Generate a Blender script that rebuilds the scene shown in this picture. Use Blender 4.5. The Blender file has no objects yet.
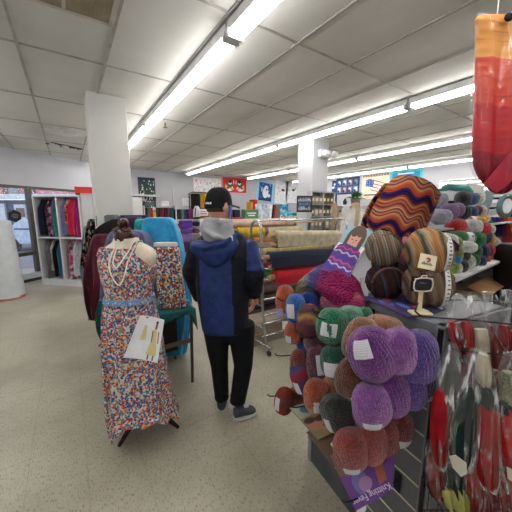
import bpy, bmesh, math, random
from mathutils import Vector, Matrix
random.seed(7)
C = bpy.context.scene.collection
PI = math.pi
F = 277.3; PT = math.radians(9.27); YW = math.radians(33.9); EYE = 1.6; CZ = 2.9
RZ = -YW      # heading of things that face the aisle
# ---------- survey helpers: a sight line of the photo met with a real plane of the shop ----------
def ray(x, y):
    a = (x-256)/F; b = (y-256)/F
    fw = math.cos(PT)-b*math.sin(PT); z = -math.sin(PT)-b*math.cos(PT)
    return Vector((a*math.cos(YW)+fw*math.sin(YW), -a*math.sin(YW)+fw*math.cos(YW), z))
def atZ(x, y, z=0.0):
    r = ray(x, y); t = (z-EYE)/r.z; return Vector((r.x*t, r.y*t, z))
def atX(x, y, c):
    r = ray(x, y); t = c/r.x; return Vector((c, r.y*t, EYE+r.z*t))
def atY(x, y, c):
    r = ray(x, y); t = c/r.y; return Vector((r.x*t, c, EYE+r.z*t))
def atD(x, y, d):
    r = ray(x, y); dd = r.x*math.sin(YW)+r.y*math.cos(YW); t = d/dd
    return Vector((r.x*t, r.y*t, EYE+r.z*t))
def atP(x, y, p, n):
    r = ray(x, y); o = Vector((0, 0, EYE)); t = (Vector(p)-o).dot(Vector(n))/r.dot(Vector(n)); return o+r*t
RIGHT = Vector((math.cos(YW), -math.sin(YW), 0)); FWD = Vector((math.sin(YW), math.cos(YW), 0))
def loc(root, p):                       # world point -> frame of a root heading RZ
    v = Vector(p)-Vector(root); return Vector((v.dot(RIGHT), v.dot(FWD), v.z))
def depth(p): return Vector((p[0], p[1], 0)).dot(FWD)
# ---------- materials ----------
def lin(c): return tuple(((v/255)/12.92 if v/255 <= .04045 else ((v/255+.055)/1.055)**2.4) for v in c)+(1,)
MATS = {}
class N:
    def __init__(s, name):
        s.m = bpy.data.materials.new(name); s.m.use_nodes = True; s.t = s.m.node_tree; s.n = s.t.nodes
        s.b = s.n['Principled BSDF']; s.out = s.n['Material Output']
    def add(s, typ, **k):
        n = s.n.new(typ)
        for a, v in k.items():
            if a.startswith('i_'):
                key = a[2:]; key = int(key) if key.isdigit() else key
                n.inputs[key].default_value = v
            else: setattr(n, a, v)
        return n
    def ln(s, a, b): s.t.links.new(a, b)
    def math(s, op, a, b=None, c=None):
        n = s.n.new('ShaderNodeMath'); n.operation = op
        for i, v in enumerate((a, b, c)):
            if v is None: continue
            if isinstance(v, (int, float)): n.inputs[i].default_value = v
            else: s.ln(v, n.inputs[i])
        return n.outputs[0]
    def coord(s, kind='Object', scale=(1, 1, 1)):
        t = s.n.new('ShaderNodeTexCoord'); m = s.n.new('ShaderNodeMapping'); m.inputs['Scale'].default_value = scale
        s.ln(t.outputs[kind], m.inputs[0]); return m.outputs[0]
    def ramp(s, fac, stops, interp='LINEAR'):
        r = s.n.new('ShaderNodeValToRGB'); r.color_ramp.interpolation = interp
        e = r.color_ramp.elements
        while len(e) < len(stops): e.new(.5)
        for i, (p, c) in enumerate(stops): e[i].position = p; e[i].color = lin(c)
        s.ln(fac, r.inputs[0]); return r.outputs[0]
    def mix(s, fac, a, b):
        n = s.n.new('ShaderNodeMix'); n.data_type = 'RGBA'
        for i, v in ((0, fac), (6, a), (7, b)):
            if isinstance(v, (int, float)): n.inputs[i].default_value = v
            elif isinstance(v, tuple): n.inputs[i].default_value = lin(v)
            else: s.ln(v, n.inputs[i])
        return n.outputs[2]
    def base(s, c): s.ln(c, s.b.inputs['Base Color'])
    def bump(s, h, st=.4, dist=.004):
        b = s.n.new('ShaderNodeBump'); b.inputs['Strength'].default_value = st; b.inputs['Distance'].default_value = dist
        s.ln(h, b.inputs['Height']); s.ln(b.outputs[0], s.b.inputs['Normal'])
def noise(s, sc, det=3, vec=None, rough=.5):
    n = s.add('ShaderNodeTexNoise'); n.inputs['Scale'].default_value = sc; n.inputs['Detail'].default_value = det; n.inputs['Roughness'].default_value = rough
    s.ln(vec if vec is not None else s.coord(), n.inputs['Vector']); return n.outputs['Fac']
def M(name, c, rough=.6, metal=0, var=.08, sc=8, spec=.5, bump=0, emis=0, bd=.002):
    if name in MATS: return MATS[name]
    s = N(name); s.b.inputs['Roughness'].default_value = rough; s.b.inputs['Metallic'].default_value = metal
    s.b.inputs['Specular IOR Level'].default_value = spec
    nz = noise(s, sc)
    d = tuple(max(0, v*(1-var)) for v in c); l = tuple(min(255, v*(1+var)) for v in c)
    s.base(s.ramp(nz, [(.3, d), (.7, l)]))
    if bump: s.bump(noise(s, bump, 2), .35 if bd < .01 else .8, bd)
    if emis:
        s.b.inputs['Emission Color'].default_value = lin(c); s.b.inputs['Emission Strength'].default_value = emis
    MATS[name] = s.m; return s.m
def cloth(name, c, c2=None, fold=0, rough=.85, sheen=.2):
    if name in MATS: return MATS[name]
    s = N(name); s.b.inputs['Roughness'].default_value = rough; s.b.inputs['Sheen Weight'].default_value = sheen if max(c) > 45 else 0
    s.b.inputs['Specular IOR Level'].default_value = .25
    c2 = c2 or tuple(v*.82 for v in c)
    s.base(s.ramp(noise(s, 14), [(.3, c2), (.65, c)]))
    s.bump(noise(s, 380, 2), .3, .001)
    MATS[name] = s.m; return s.m
def yarn(name, c, c2=None, patch=9, strand=34, twist=22.0):
    """wound yarn: strands run round the skein, in UV space"""
    if name in MATS: return MATS[name]
    s = N(name); s.b.inputs['Roughness'].default_value = .95; s.b.inputs['Sheen Weight'].default_value = .35
    s.b.inputs['Specular IOR Level'].default_value = .12
    c2 = c2 or tuple(v*.7 for v in c)
    c = tuple(min(255, v*1.10) for v in c); c2 = tuple(v*1.0 for v in c2); nz = noise(s, patch, 4)
    t = s.n.new('ShaderNodeTexCoord'); sep = s.add('ShaderNodeSeparateXYZ'); s.ln(t.outputs['UV'], sep.inputs[0])
    ph = s.math('ADD', s.math('MULTIPLY', sep.outputs[0], strand*2*PI), s.math('MULTIPLY', sep.outputs[1], twist))
    ph = s.math('ADD', ph, s.math('MULTIPLY', noise(s, 18, 2), 13))
    w = s.math('SINE', ph)
    vo = s.add('ShaderNodeTexVoronoi'); vo.inputs['Scale'].default_value = 230; s.ln(s.coord('Object', (1, 1, .75)), vo.inputs['Vector'])
    w2 = s.math('MULTIPLY', vo.outputs['Distance'], -1.6)
    col = s.ramp(nz, [(.35, c2), (.62, c)])
    dk = s.math('MULTIPLY_ADD', w, .06, .94); dk = s.math('MULTIPLY', dk, s.math('MULTIPLY_ADD', vo.outputs['Distance'], -.75, 1.32))
    dk = s.math('MULTIPLY', dk, s.math('MULTIPLY_ADD', noise(s, 60, 3), 1.2, .42))
    mx = s.n.new('ShaderNodeMix'); mx.data_type = 'RGBA'; mx.blend_type = 'MULTIPLY'; mx.inputs[0].default_value = 1
    s.ln(col, mx.inputs[6]); s.ln(dk, mx.inputs[7]); s.base(mx.outputs[2])
    s.bump(s.math('ADD', s.math('MULTIPLY', w, .35), w2), .9, .003)
    MATS[name] = s.m; return s.m
def multi(name, stops, strand=9, axis=0, warp=1.2, rough=.95, mesh=60, const=False, twist=0.0):
    """variegated yarn: colour runs along the winding"""
    if name in MATS: return MATS[name]
    s = N(name); s.b.inputs['Roughness'].default_value = rough; s.b.inputs['Specular IOR Level'].default_value = .15
    t = s.n.new('ShaderNodeTexCoord'); sep = s.add('ShaderNodeSeparateXYZ'); s.ln(t.outputs['UV'], sep.inputs[0])
    u = s.math('ADD', s.math('MULTIPLY', sep.outputs[axis], strand), s.math('MULTIPLY', sep.outputs[1-axis], twist))
    u = s.math('ADD', u, s.math('MULTIPLY', noise(s, 7, 3), warp)); fr = s.math('FRACT', u)
    s.base(s.ramp(fr, stops, 'CONSTANT' if const else 'LINEAR'))
    w = s.math('SINE', s.math('ADD', s.math('MULTIPLY', sep.outputs[axis], mesh*2*PI), s.math('MULTIPLY', noise(s, 20, 2), 6)))
    if mesh > 70:
        vo = s.add('ShaderNodeTexVoronoi'); vo.inputs['Scale'].default_value = 95; s.ln(s.coord(), vo.inputs['Vector'])
        old = s.b.inputs['Base Color'].links[0].from_socket; mx = s.n.new('ShaderNodeMix'); mx.data_type = 'RGBA'; mx.blend_type = 'MULTIPLY'; mx.inputs[0].default_value = 1
        s.ln(old, mx.inputs[6]); s.ln(s.math('MULTIPLY_ADD', vo.outputs['Distance'], -.9, 1.35), mx.inputs[7]); s.base(mx.outputs[2])
        s.bump(s.math('MULTIPLY', vo.outputs['Distance'], -2), .9, .006)
    else: s.bump(s.math('ADD', w, noise(s, 140, 2)), .6, .002)
    MATS[name] = s.m; return s.m
def specks(name, base, cols, scale=60, fill=.62, rough=.8):
    """small printed motifs"""
    if name in MATS: return MATS[name]
    s = N(name); s.b.inputs['Roughness'].default_value = rough; s.b.inputs['Specular IOR Level'].default_value = .2
    v = s.add('ShaderNodeTexVoronoi'); v.inputs['Scale'].default_value = scale; s.ln(s.coord(), v.inputs['Vector'])
    sp = s.add('ShaderNodeSeparateColor'); s.ln(v.outputs['Color'], sp.inputs[0])
    n = len(cols); col = s.ramp(sp.outputs[0], [(i/n, c) for i, c in enumerate(cols)], 'CONSTANT')
    edge = s.math('LESS_THAN', v.outputs['Distance'], fill)
    s.base(s.mix(edge, tuple(base), col))
    s.bump(noise(s, 300, 2), .2, .001)
    MATS[name] = s.m; return s.m
def plastic(name, tint=(235, 238, 240), op=.015, glint=.55, gk=.38):
    if name in MATS: return MATS[name]
    s = N(name); tr = s.add('ShaderNodeBsdfTransparent'); gl = s.add('ShaderNodeBsdfGlossy'); df = s.add('ShaderNodeBsdfTranslucent')
    df2 = s.add('ShaderNodeBsdfDiffuse'); df2.inputs[0].default_value = lin(tint)
    gl.inputs['Roughness'].default_value = .12; df.inputs[0].default_value = lin(tint)
    b = s.add('ShaderNodeBump'); b.inputs['Strength'].default_value = .9; b.inputs['Distance'].default_value = .01
    s.ln(noise(s, 16, 3, s.coord('Object', (1, 1, .35))), b.inputs['Height']); s.ln(b.outputs[0], gl.inputs['Normal'])
    m1 = s.add('ShaderNodeMixShader'); cz = noise(s, 1, 3, s.coord('Object', (38, 38, 7)))  # noise streaks mix in white diffuse: highlights painted into the plastic
    s.ln(s.math('ADD', s.math('MULTIPLY', s.math('MAXIMUM', s.math('SUBTRACT', cz, .55), 0.0), glint*8), op), m1.inputs[0]); s.ln(tr.outputs[0], m1.inputs[1]); s.ln(df2.outputs[0], m1.inputs[2])
    m2 = s.add('ShaderNodeMixShader'); lw = s.add('ShaderNodeLayerWeight'); lw.inputs[0].default_value = .28
    s.ln(b.outputs[0], lw.inputs['Normal'])
    s.ln(s.math('MULTIPLY_ADD', lw.outputs['Facing'], gk, .03), m2.inputs[0]); s.ln(m1.outputs[0], m2.inputs[1]); s.ln(gl.outputs[0], m2.inputs[2])
    s.ln(m2.outputs[0], s.out.inputs[0]); s.n.remove(s.b); MATS[name] = s.m; return s.m
# ---------- mesh builder ----------
class MB:
    def __init__(s): s.v = []; s.f = []; s.m = []; s.uv = []
    def add(s, vs, fs, m=0, uvs=None, T=None):
        o = len(s.v)
        for v in vs:
            v = Vector(v); s.v.append(T @ v if T is not None else v)
        for f in fs:
            s.f.append([i+o for i in f]); s.m.append(m); s.uv.append([uvs[i] for i in f] if uvs else [(0, 0)]*len(f))
        return s
    def box(s, c, d, m=0, rz=0, T=None, rot=None):
        x, y, z = [k/2 for k in d]
        vs = [(-x, -y, -z), (x, -y, -z), (x, y, -z), (-x, y, -z), (-x, -y, z), (x, -y, z), (x, y, z), (-x, y, z)]
        R = rot if rot is not None else Matrix.Rotation(rz, 4, 'Z')
        A = Matrix.Translation(Vector(c)) @ R
        if T is not None: A = T @ A
        return s.add(vs, [(0, 3, 2, 1), (4, 5, 6, 7), (0, 1, 5, 4), (1, 2, 6, 5), (2, 3, 7, 6), (3, 0, 4, 7)], m, [(0, 0), (1, 0), (1, 1), (0, 1)]*2, A)
    def hexa(s, bot, top, m=0):            # eight corners
        return s.add(list(bot)+list(top), [(3, 2, 1, 0), (4, 5, 6, 7), (0, 1, 5, 4), (1, 2, 6, 5), (2, 3, 7, 6), (3, 0, 4, 7)], m, [(0, 0), (1, 0), (1, 1), (0, 1)]*2)
    def loft(s, rings, m=0, caps=True, closed=False, T=None):
        n = len(rings[0]); vs = [p for r in rings for p in r]; fs = []; K = len(rings)
        uv = []
        o = len(s.v)
        for v in vs:
            v = Vector(v); s.v.append(T @ v if T is not None else v)
        for k in range(K if closed else K-1):
            k2 = (k+1) % K
            for i in range(n):
                j = (i+1) % n
                s.f.append([o+k*n+i, o+k*n+j, o+k2*n+j, o+k2*n+i]); s.m.append(m)
                s.uv.append([(i/n, k/(K-1 or 1)), ((i+1)/n, k/(K-1 or 1)), ((i+1)/n, (k+1)/(K-1 or 1)), (i/n, (k+1)/(K-1 or 1))])
        if caps and not closed:
            s.f.append([o+i for i in range(n)][::-1]); s.m.append(m); s.uv.append([(.5, 0)]*n)
            s.f.append([o+(K-1)*n+i for i in range(n)]); s.m.append(m); s.uv.append([(.5, 1)]*n)
        return s
    def tube(s, pts, r, seg=8, m=0, caps=True, closed=False, T=None):
        pts = [Vector(p) for p in pts]; n = len(pts); rs = r if isinstance(r, (list, tuple)) else [r]*n
        rings = []; up = None
        for k in range(n):
            a = pts[(k-1) % n] if (k > 0 or closed) else pts[k]; b = pts[(k+1) % n] if (k < n-1 or closed) else pts[k]
            t = (b-a).normalized()
            if up is None: up = Vector((0, 0, 1)) if abs(t.z) < .9 else Vector((1, 0, 0))
            x = t.cross(up).normalized(); y = x.cross(t).normalized(); up = y
            rr = rs[k] if isinstance(rs[k], (tuple, list)) else (rs[k], rs[k])
            rings.append([pts[k]+x*math.cos(2*PI*i/seg)*rr[0]+y*math.sin(2*PI*i/seg)*rr[1] for i in range(seg)])
        return s.loft(rings, m, caps, closed, T)
    def ell(s, c, r, m=0, seg=20, ring=12, T=None, fn=None, R=None):
        rings = []
        for k in range(ring+1):
            t = PI*(k/ring); t = max(.02, min(PI-.02, t)); row = []
            for i in range(seg):
                a = 2*PI*i/seg; p = Vector((math.cos(a)*math.sin(t), math.sin(a)*math.sin(t), -math.cos(t)))
                q = Vector((p.x*r[0], p.y*r[1], p.z*r[2]))
                if fn: q = q*fn(a, t)
                if R is not None: q = R @ q
                row.append(q+Vector(c))
            rings.append(row)
        return s.loft(rings, m, True, False, T)
    def lathe(s, prof, seg=24, m=0, c=(0, 0, 0), T=None, sq=(1, 1)):
        return s.loft([[Vector((c[0]+math.cos(2*PI*i/seg)*r*sq[0], c[1]+math.sin(2*PI*i/seg)*r*sq[1], c[2]+z)) for i in range(seg)] for r, z in prof], m, True, False, T)
    def sheet(s, fn, nu, nv, m=0, th=0, T=None):
        P = [[Vector(fn(i/nu, j/nv)) for i in range(nu+1)] for j in range(nv+1)]
        vs = [p for r in P for p in r]; uv = [(i/nu, j/nv) for j in range(nv+1) for i in range(nu+1)]
        w = nu+1; fs = [(j*w+i, j*w+i+1, (j+1)*w+i+1, (j+1)*w+i) for j in range(nv) for i in range(nu)]
        if th:
            o = len(vs); nr = []
            for j in range(nv+1):
                for i in range(nu+1):
                    a = P[j][min(i+1, nu)]-P[j][max(i-1, 0)]; b = P[min(j+1, nv)][i]-P[max(j-1, 0)][i]
                    n = a.cross(b); nr.append(n.normalized() if n.length > 1e-9 else Vector((0, 0, 1)))
            vs += [v-n*th for v, n in zip(vs, nr)]; uv = uv*2
            fs += [tuple(i+o for i in reversed(f)) for f in fs]
            ed = [j*w for j in range(nv+1)][::-1]+list(range(1, nu+1))+[j*w+nu for j in range(1, nv+1)]+[nv*w+i for i in range(nu-1, 0, -1)]
            L = len(ed)
            for k in range(L):
                a, b = ed[k], ed[(k+1) % L]; fs.append((b, a, a+o, b+o))
        return s.add(vs, fs, m, uv, T)
    def build(s, name, mats, parent=None, label=None, cat=None, group=None, kind=None, at=(0, 0, 0), rz=0, smooth=True, bevel=0, sub=0, flat=False, world=False):
        """world: vertices are world points, the origin is put at `at`"""
        me = bpy.data.meshes.new(name)
        vs = [v-Vector(at) for v in s.v] if world else s.v
        if world and rz: Ri = Matrix.Rotation(-rz, 4, 'Z'); vs = [Ri @ v for v in vs]
        me.from_pydata([tuple(v) for v in vs], [], s.f)
        ul = me.uv_layers.new(name='UVMap'); k = 0
        for fu in s.uv:
            for u in fu: ul.data[k].uv = u; k += 1
        for mm in (mats if isinstance(mats, (list, tuple)) else [mats]): me.materials.append(mm)
        me.polygons.foreach_set('material_index', s.m)
        me.polygons.foreach_set('use_smooth', [bool(smooth) and not flat]*len(s.f)); me.update()
        bm = bmesh.new(); bm.from_mesh(me); bmesh.ops.recalc_face_normals(bm, faces=bm.faces); bm.to_mesh(me); bm.free()
        o = bpy.data.objects.new(name, me); C.objects.link(o)
        o.location = at; o.rotation_euler = (0, 0, rz)
        if parent is not None: o.parent = parent
        tag(o, label, cat, group, kind)
        if bevel: b = o.modifiers.new('bevel', 'BEVEL'); b.width = bevel; b.segments = 2; b.limit_method = 'ANGLE'
        if sub: q = o.modifiers.new('sub', 'SUBSURF'); q.levels = sub; q.render_levels = sub
        if smooth and not flat:
            try: me.set_sharp_from_angle(angle=math.radians(50))
            except Exception: pass
        return o
def tag(o, label=None, cat=None, group=None, kind=None):
    if label: o['label'] = label
    if cat: o['category'] = cat
    if group: o['group'] = group
    if kind: o['kind'] = kind
    return o
def empty(name, label, cat, at, rz=0, group=None):
    o = bpy.data.objects.new(name, None); C.objects.link(o); o.location = at; o.rotation_euler = (0, 0, rz); o.empty_display_size = .1
    return tag(o, label, cat, group)
def copy_tree(o, parent=None):
    c = o.copy(); C.objects.link(c)
    if parent is not None: c.parent = parent
    for ch in [k for k in bpy.data.objects if k.parent == o]: copy_tree(ch, c)
    return c
def struct(mb, name, mat, **k): return mb.build(name, mat, kind='structure', **k)
EXPO = 1.02
# =====================================================================  SETTING
WY = 9.7; WX = 8.85; WLX = -2.4; WN = -2.6
def floor_mat():
    s = N('vinyl_floor'); s.b.inputs['Roughness'].default_value = .38; s.b.inputs['Specular IOR Level'].default_value = .4
    co = s.coord(); sep = s.add('ShaderNodeSeparateXYZ'); s.ln(co, sep.inputs[0])
    def lines(o, off):
        f = s.math('FRACT', s.math('DIVIDE', s.math('ADD', o, off), .305))
        return s.math('LESS_THAN', s.math('ABSOLUTE', s.math('SUBTRACT', f, .5)), .0052)
    ln = s.math('MAXIMUM', lines(sep.outputs[0], -.875+.1525+3.05), lines(sep.outputs[1], -1.52+.1525+3.05))
    big = noise(s, 1.3, 3); mid = noise(s, 9, 3)
    base = s.ramp(big, [(.3, (148, 143, 124)), (.55, (170, 165, 147)), (.75, (184, 180, 163))])
    base = s.mix(s.math('MULTIPLY', mid, .25), base, (120, 116, 98))
    # dark chips running along the tile
    st = s.add('ShaderNodeMapping'); st.inputs['Scale'].default_value = (190, 40, 1); st.inputs['Rotation'].default_value = (0, 0, .12); s.ln(co, st.inputs[0])
    ch = noise(s, 1, 2, st.outputs[0]); ch = s.math('GREATER_THAN', ch, .61)
    base = s.mix(s.math('MULTIPLY', ch, .62), base, (78, 72, 58))
    st2 = s.add('ShaderNodeMapping'); st2.inputs['Scale'].default_value = (120, 70, 1); st2.inputs['Location'].default_value = (7, 3, 0); s.ln(co, st2.inputs[0])
    c2 = s.math('GREATER_THAN', noise(s, 1, 2, st2.outputs[0]), .68); base = s.mix(s.math('MULTIPLY', c2, .25), base, (205, 202, 190))
    base = s.mix(s.math('MULTIPLY', ln, .35), base, (84, 80, 66)); s.base(base)
    s.ln(s.math('MULTIPLY_ADD', big, .25, .25), s.b.inputs['Roughness'])
    return s.m
struct(MB().box(((WLX+WX)/2, (WN+WY)/2, -.05), (WX-WLX+1.4, WY-WN+.4, .1)), 'floor', floor_mat(), flat=True)
def ceil_mat():
    s = N('ceiling_tile'); s.b.inputs['Roughness'].default_value = .9; s.b.inputs['Specular IOR Level'].default_value = .1
    base = s.ramp(noise(s, .9, 4), [(.3, (200, 198, 192)), (.6, (216, 214, 209))])
    st = s.math('GREATER_THAN', noise(s, 160, 2), .66); base = s.mix(s.math('MULTIPLY', st, .12), base, (130, 128, 120)); s.base(base)
    s.bump(noise(s, 3, 3), .5, .02)
    return s.m
GX = [.40+.61*k for k in range(-5, 14)]; GY = [1.82+1.22*k for k in range(-4, 8)]
struct(MB().box(((WLX+WX)/2, (WN+WY)/2, CZ+.05), (WX-WLX+.4, WY-WN+.4, .1)), 'ceiling', ceil_mat(), flat=True)
g = MB()
for x in GX:
    if WLX < x < WX: g.box((x, (WN+WY)/2, CZ-.004), (.022, WY-WN, .010))
for y in GY:
    if WN < y < WY: g.box(((WLX+WX)/2, y, CZ-.003), (WX-WLX, .020, .007))
struct(g, 'trim_1', M('grid_grey', (160, 158, 152), .6), flat=True)
wallm = M('wall_white', (182, 182, 188), .8, var=.02, sc=2)
struct(MB().box(((0+WX)/2+.3, WY+.05, CZ/2), (WX, .1, CZ)), 'wall_back', wallm, flat=True)
struct(MB().box((WX+.05, (WN+WY)/2, CZ/2), (.1, WY-WN, CZ)), 'wall_right', wallm, flat=True)
struct(MB().box(((WLX+WX)/2, WN-.05, CZ/2), (WX-WLX, .1, CZ)), 'wall_near', wallm, flat=True)
struct(MB().box((WLX-.05, (WN+6.7)/2, CZ/2), (.1, 6.7-WN, CZ)), 'wall_left', wallm, flat=True)
# slanted shop front
SA = Vector((-2.45, 6.676, 0)); SD = Vector((1.66, 1.34, 0)).normalized(); SN = Vector((SD.y, -SD.x, 0))
SL = 5.0
def onfront(x, y): return atP(x, y, SA, SN)
def fbox(mb, s0, s1, z0, z1, th=.12, off=0, m=0):
    c = SA+SD*((s0+s1)/2)-SN*(th/2)+SN*off; c.z = (z0+z1)/2
    return mb.box(c, (s1-s0, th, z1-z0), m, rz=math.atan2(SD.y, SD.x))
struct(fbox(fbox(fbox(MB(), 0, SL, 2.14, CZ), 0, SL, 0.07, .2), 3.9, SL, .2, 2.14), 'wall_front', wallm, flat=True)
struct(fbox(MB(), 0, SL, 0, .07, .1), 'baseboard_front', M('base_dark', (40, 38, 34), .7), flat=True)
bronze = M('bronze_metal', (66, 60, 54), .4, .3)
q = (onfront(30, 200)-SA).dot(SD)
w = MB(); fbox(w, q-.045, q+.045, .2, 2.14, .1, .02)
for s0, s1, z0, z1 in ((0, .08, .2, 2.14), (0, 3.9, 2.08, 2.14), (q-1.2, q, .60, .68), (q+1.2, q+1.28, .2, 2.14), (q-1.25, q-1.18, .2, 2.14)): fbox(w, s0, s1, z0, z1, .08, .01)
struct(w, 'window_1', bronze, flat=True)
gm = plastic('window_glass', (220, 230, 235), .03, 0)
struct(fbox(MB(), .05, 3.9, .2, 2.1, .008, -.03), 'window_2', gm, flat=True)
struct(MB().box((0, 0, 0), (.02, WY-WN, .1)), 'baseboard_right', M('base_dark', (40, 38, 34)), at=(WX-.011, (WN+WY)/2, .05), flat=True)
# columns of the shop
colm = M('column_paint', (192, 191, 186), .65, var=.02, sc=2)
struct(MB().box((.485, 3.96, CZ/2), (.40, .40, CZ)), 'trim_2', colm, flat=True, bevel=.008)
struct(MB().box((3.93, 3.92, CZ/2), (.40, .40, CZ)), 'trim_3', M('column_paint_cool', (186, 186, 190), .65, var=.02, sc=2), flat=True, bevel=.008)
# ---------------------------------------------------------------- street outside
def outside():
    g = MB().box((-14, 24, -.25), (70, 44, .1)); o = struct(g, 'trim_4', M('street', (120, 124, 134), .6), flat=True)
    base = Vector((-1.9, 20.5, -.2)); pk = M('pink_stucco', (196, 112, 122), .8, var=.04); bl = M('bluegrey_wall', (100, 108, 128), .8); wt = M('white_frame', (214, 216, 222), .6); gl = M('dark_pane', (60, 80, 110), .15)
    e = empty('building', 'pink upper storey over grey-blue shop fronts across the street', 'building', base, RZ)
    MB().box((0, 3, 4.8), (30, 6, 4.1)).build('upper_wall', pk, e, flat=True)
    MB().box((0, 3, 1.2), (30, 5.8, 2.4)).build('shop_wall', bl, e, flat=True)
    MB().box((0, -.1, 2.58), (30, .5, .26)).build('ledge', wt, e, flat=True)
    for x, z, w_, h in ((-1.75, 3.2, .4, .5), (1.3, 3.25, .56, .34), (4.2, 3.3, .9, .8)):
        f = MB().box((x, -.04, z), (w_, .12, h)).build('window', wt, e, flat=True); MB().box((x, -.12, z), (w_*.7, .04, h*.6)).build('pane', gl, f, flat=True)
    for x, w_ in ((-.98, .36), (.52, .24)): MB().box((x, -.04, 3.4), (w_, .12, 1.3)).build('shutter', M('mauve', (110, 60, 80), .7), e, flat=True)
    for x, w_ in ((-.55, .5), (.17, .36)): MB().box((x, -.03, 3.4), (w_, .1, 1.3)).build('bay', M('grey_green', (120, 140, 142), .7), e, flat=True)
    f = MB().box((-1.6, -.06, 1.35), (.9, .12, 1.7)).build('doorway', wt, e, flat=True); MB().box((-1.75, -.14, 1.5), (.5, .04, 1.1)).build('pane', M('beige_pane', (170, 156, 156), .5), f, flat=True)
    f = MB().box((-.3, -.06, 1.3), (.62, .12, 1.7)).build('doorway', wt, e, flat=True); MB().box((-.26, -.14, 1.7), (.44, .04, .5)).build('pane', M('tan_pane', (120, 96, 84), .5), f, flat=True)
    car = empty('car', 'pale blue-white car parked across the street behind the glass', 'car', (-.55, 16.0, -.2), RZ)
    prof = [(-2.1, .35), (-2.1, .8), (-1.5, .95), (-1.0, 1.4), (.6, 1.42), (1.2, .98), (2.05, .85), (2.1, .35)]
    b = MB(); b.add([(x, y, z) for y in (-.85, .85) for x, z in prof], [tuple(range(8)), tuple(range(15, 7, -1))]+[(i, (i+1) % 8, (i+1) % 8+8, i+8) for i in range(8)])
    b.build('body', M('car_paint', (190, 205, 222), .25), car, flat=True, bevel=.05)
    MB().hexa([(-1.2, -.86, .98), (.95, -.86, .98), (.95, .86, .98), (-1.2, .86, .98)], [(-.85, -.8, 1.36), (.5, -.8, 1.36), (.5, .8, 1.36), (-.85, .8, 1.36)]).build('windows', M('car_glass', (40, 52, 70), .1), car, flat=True)
    for x in (-1.35, 1.3):
        for y in (-.8, .8): MB().lathe([(0, -.09), (.32, -.09), (.32, .09), (0, .09)], 20, T=Matrix.Translation((x, y, .32)) @ Matrix.Rotation(PI/2, 4, 'X')).build('wheel', M('tyre', (28, 28, 30), .8), car)
    # hexagonal decal stuck to the glass
    p = onfront(14, 216); d = MB(); T = Matrix.Translation(p+SN*.03) @ Matrix.Rotation(math.atan2(SD.y, SD.x), 4, 'Z') @ Matrix.Rotation(PI/2, 4, 'X')
    R = .135; d.add([(math.cos(a)*R, math.sin(a)*R, 0) for a in [PI/6+k*PI/3 for k in range(6)]]+[(math.cos(a)*R, math.sin(a)*R, .004) for a in [PI/6+k*PI/3 for k in range(6)]], [tuple(range(5, -1, -1)), tuple(range(6, 12))]+[(i, (i+1) % 6, (i+1) % 6+6, i+6) for i in range(6)], T=T)
    for yy, ww in ((.035, .11), (0, .15), (-.035, .09)): d.box((0, yy, .005), (ww, .012, .003), 1, T=T)
    d.build('window_sign', [M('decal_black', (22, 22, 26), .5), M('decal_grey', (150, 150, 156), .5)], label='black six-sided sign on the shop window at far left', cat='sign', at=p, world=True, flat=True)
outside()
# ---------------------------------------------------------------- ceiling things
tube_m = N('lit_tube'); tube_m.b.inputs['Emission Color'].default_value = (1, .985, .96, 1); tube_m.b.inputs['Emission Strength'].default_value = 11; tube_m.b.inputs['Base Color'].default_value = (1, 1, 1, 1); tube_m = tube_m.m
chan = M('lamp_housing', (212, 212, 210), .45)
def fixture():
    e = empty('fluorescent_light', 'x', 'ceiling light', (0, 0, 0))
    MB().box((0, 0, -.035), (.11, 2.42, .07)).build('housing', chan, e, flat=True, bevel=.006)
    for sx in (-1, 1): MB().tube([(sx*.032, -1.17, -.092), (sx*.032, 1.17, -.092)], .019, 10).build('lamp_tube', tube_m, e)
    for y in (-1.19, 0, 1.19): MB().box((0, y, -.083), (.13 if y else .02, .03 if y else .012, .062)).build('lamp_holder', chan, e, flat=True, bevel=.004)
    return e
fx0 = None; rown = ['beside the left column', 'passing in front of the middle column', 'behind the middle column', 'nearest the right wall']; posn = ['added behind the viewer', 'nearest', 'second nearest', 'third nearest', 'farthest']
rown = ['beside the left column', 'before the middle column', 'behind the middle column', 'nearest the right wall', 'added unseen at the left']
for r, X_ in enumerate((1.08, 3.46, 5.83, 8.1, -1.3)):
    for k in range(0 if r in (0, 4) else 1, 4 if r == 4 else 5):  # unseen left row and rearmost first-row fixture are added to brighten the foreground
        y = -1.78+.02+2.44*k+.0
        if fx0 is None: o = fx0 = fixture()
        else: o = copy_tree(fx0)
        o.location = (X_, y+.0+.0 if True else 0, CZ-.0095); o['label'] = 'twin-tube ceiling light, %s in the row %s' % (posn[k], rown[r]); o['group'] = 'fluorescent ceiling lights'
        o.location.y = 1.9-1.22-2.44+2.44*k
v = empty('air_vent', 'brown egg-crate air return grille in the ceiling at top left', 'vent', (.098, 2.10, CZ-.011))
MB().box((0, -.28, 0), (.575, .03, .014)).box((0, .28, 0), (.575, .03, .014)).box((-.275, 0, 0), (.03, .58, .014)).box((.275, 0, 0), (.03, .58, .014)).box((0, 0, 0), (.018, .55, .012)).build('frame', M('vent_frame', (190, 184, 170), .5), v, flat=True)
gr = MB()
for k in range(30): gr.box((0, -.265+k*.0183, .0), (.55, .006, .010))
for k in range(24): gr.box((-.265+k*.023, 0, .001), (.004, .55, .008))
gr.build('grille', M('vent_brown', (176, 164, 140), .6), v, flat=True)
MB().box((0, 0, .008), (.56, .56, .004)).build('backing', M('vent_dark', (52, 44, 36), .9), v, flat=True)
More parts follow.
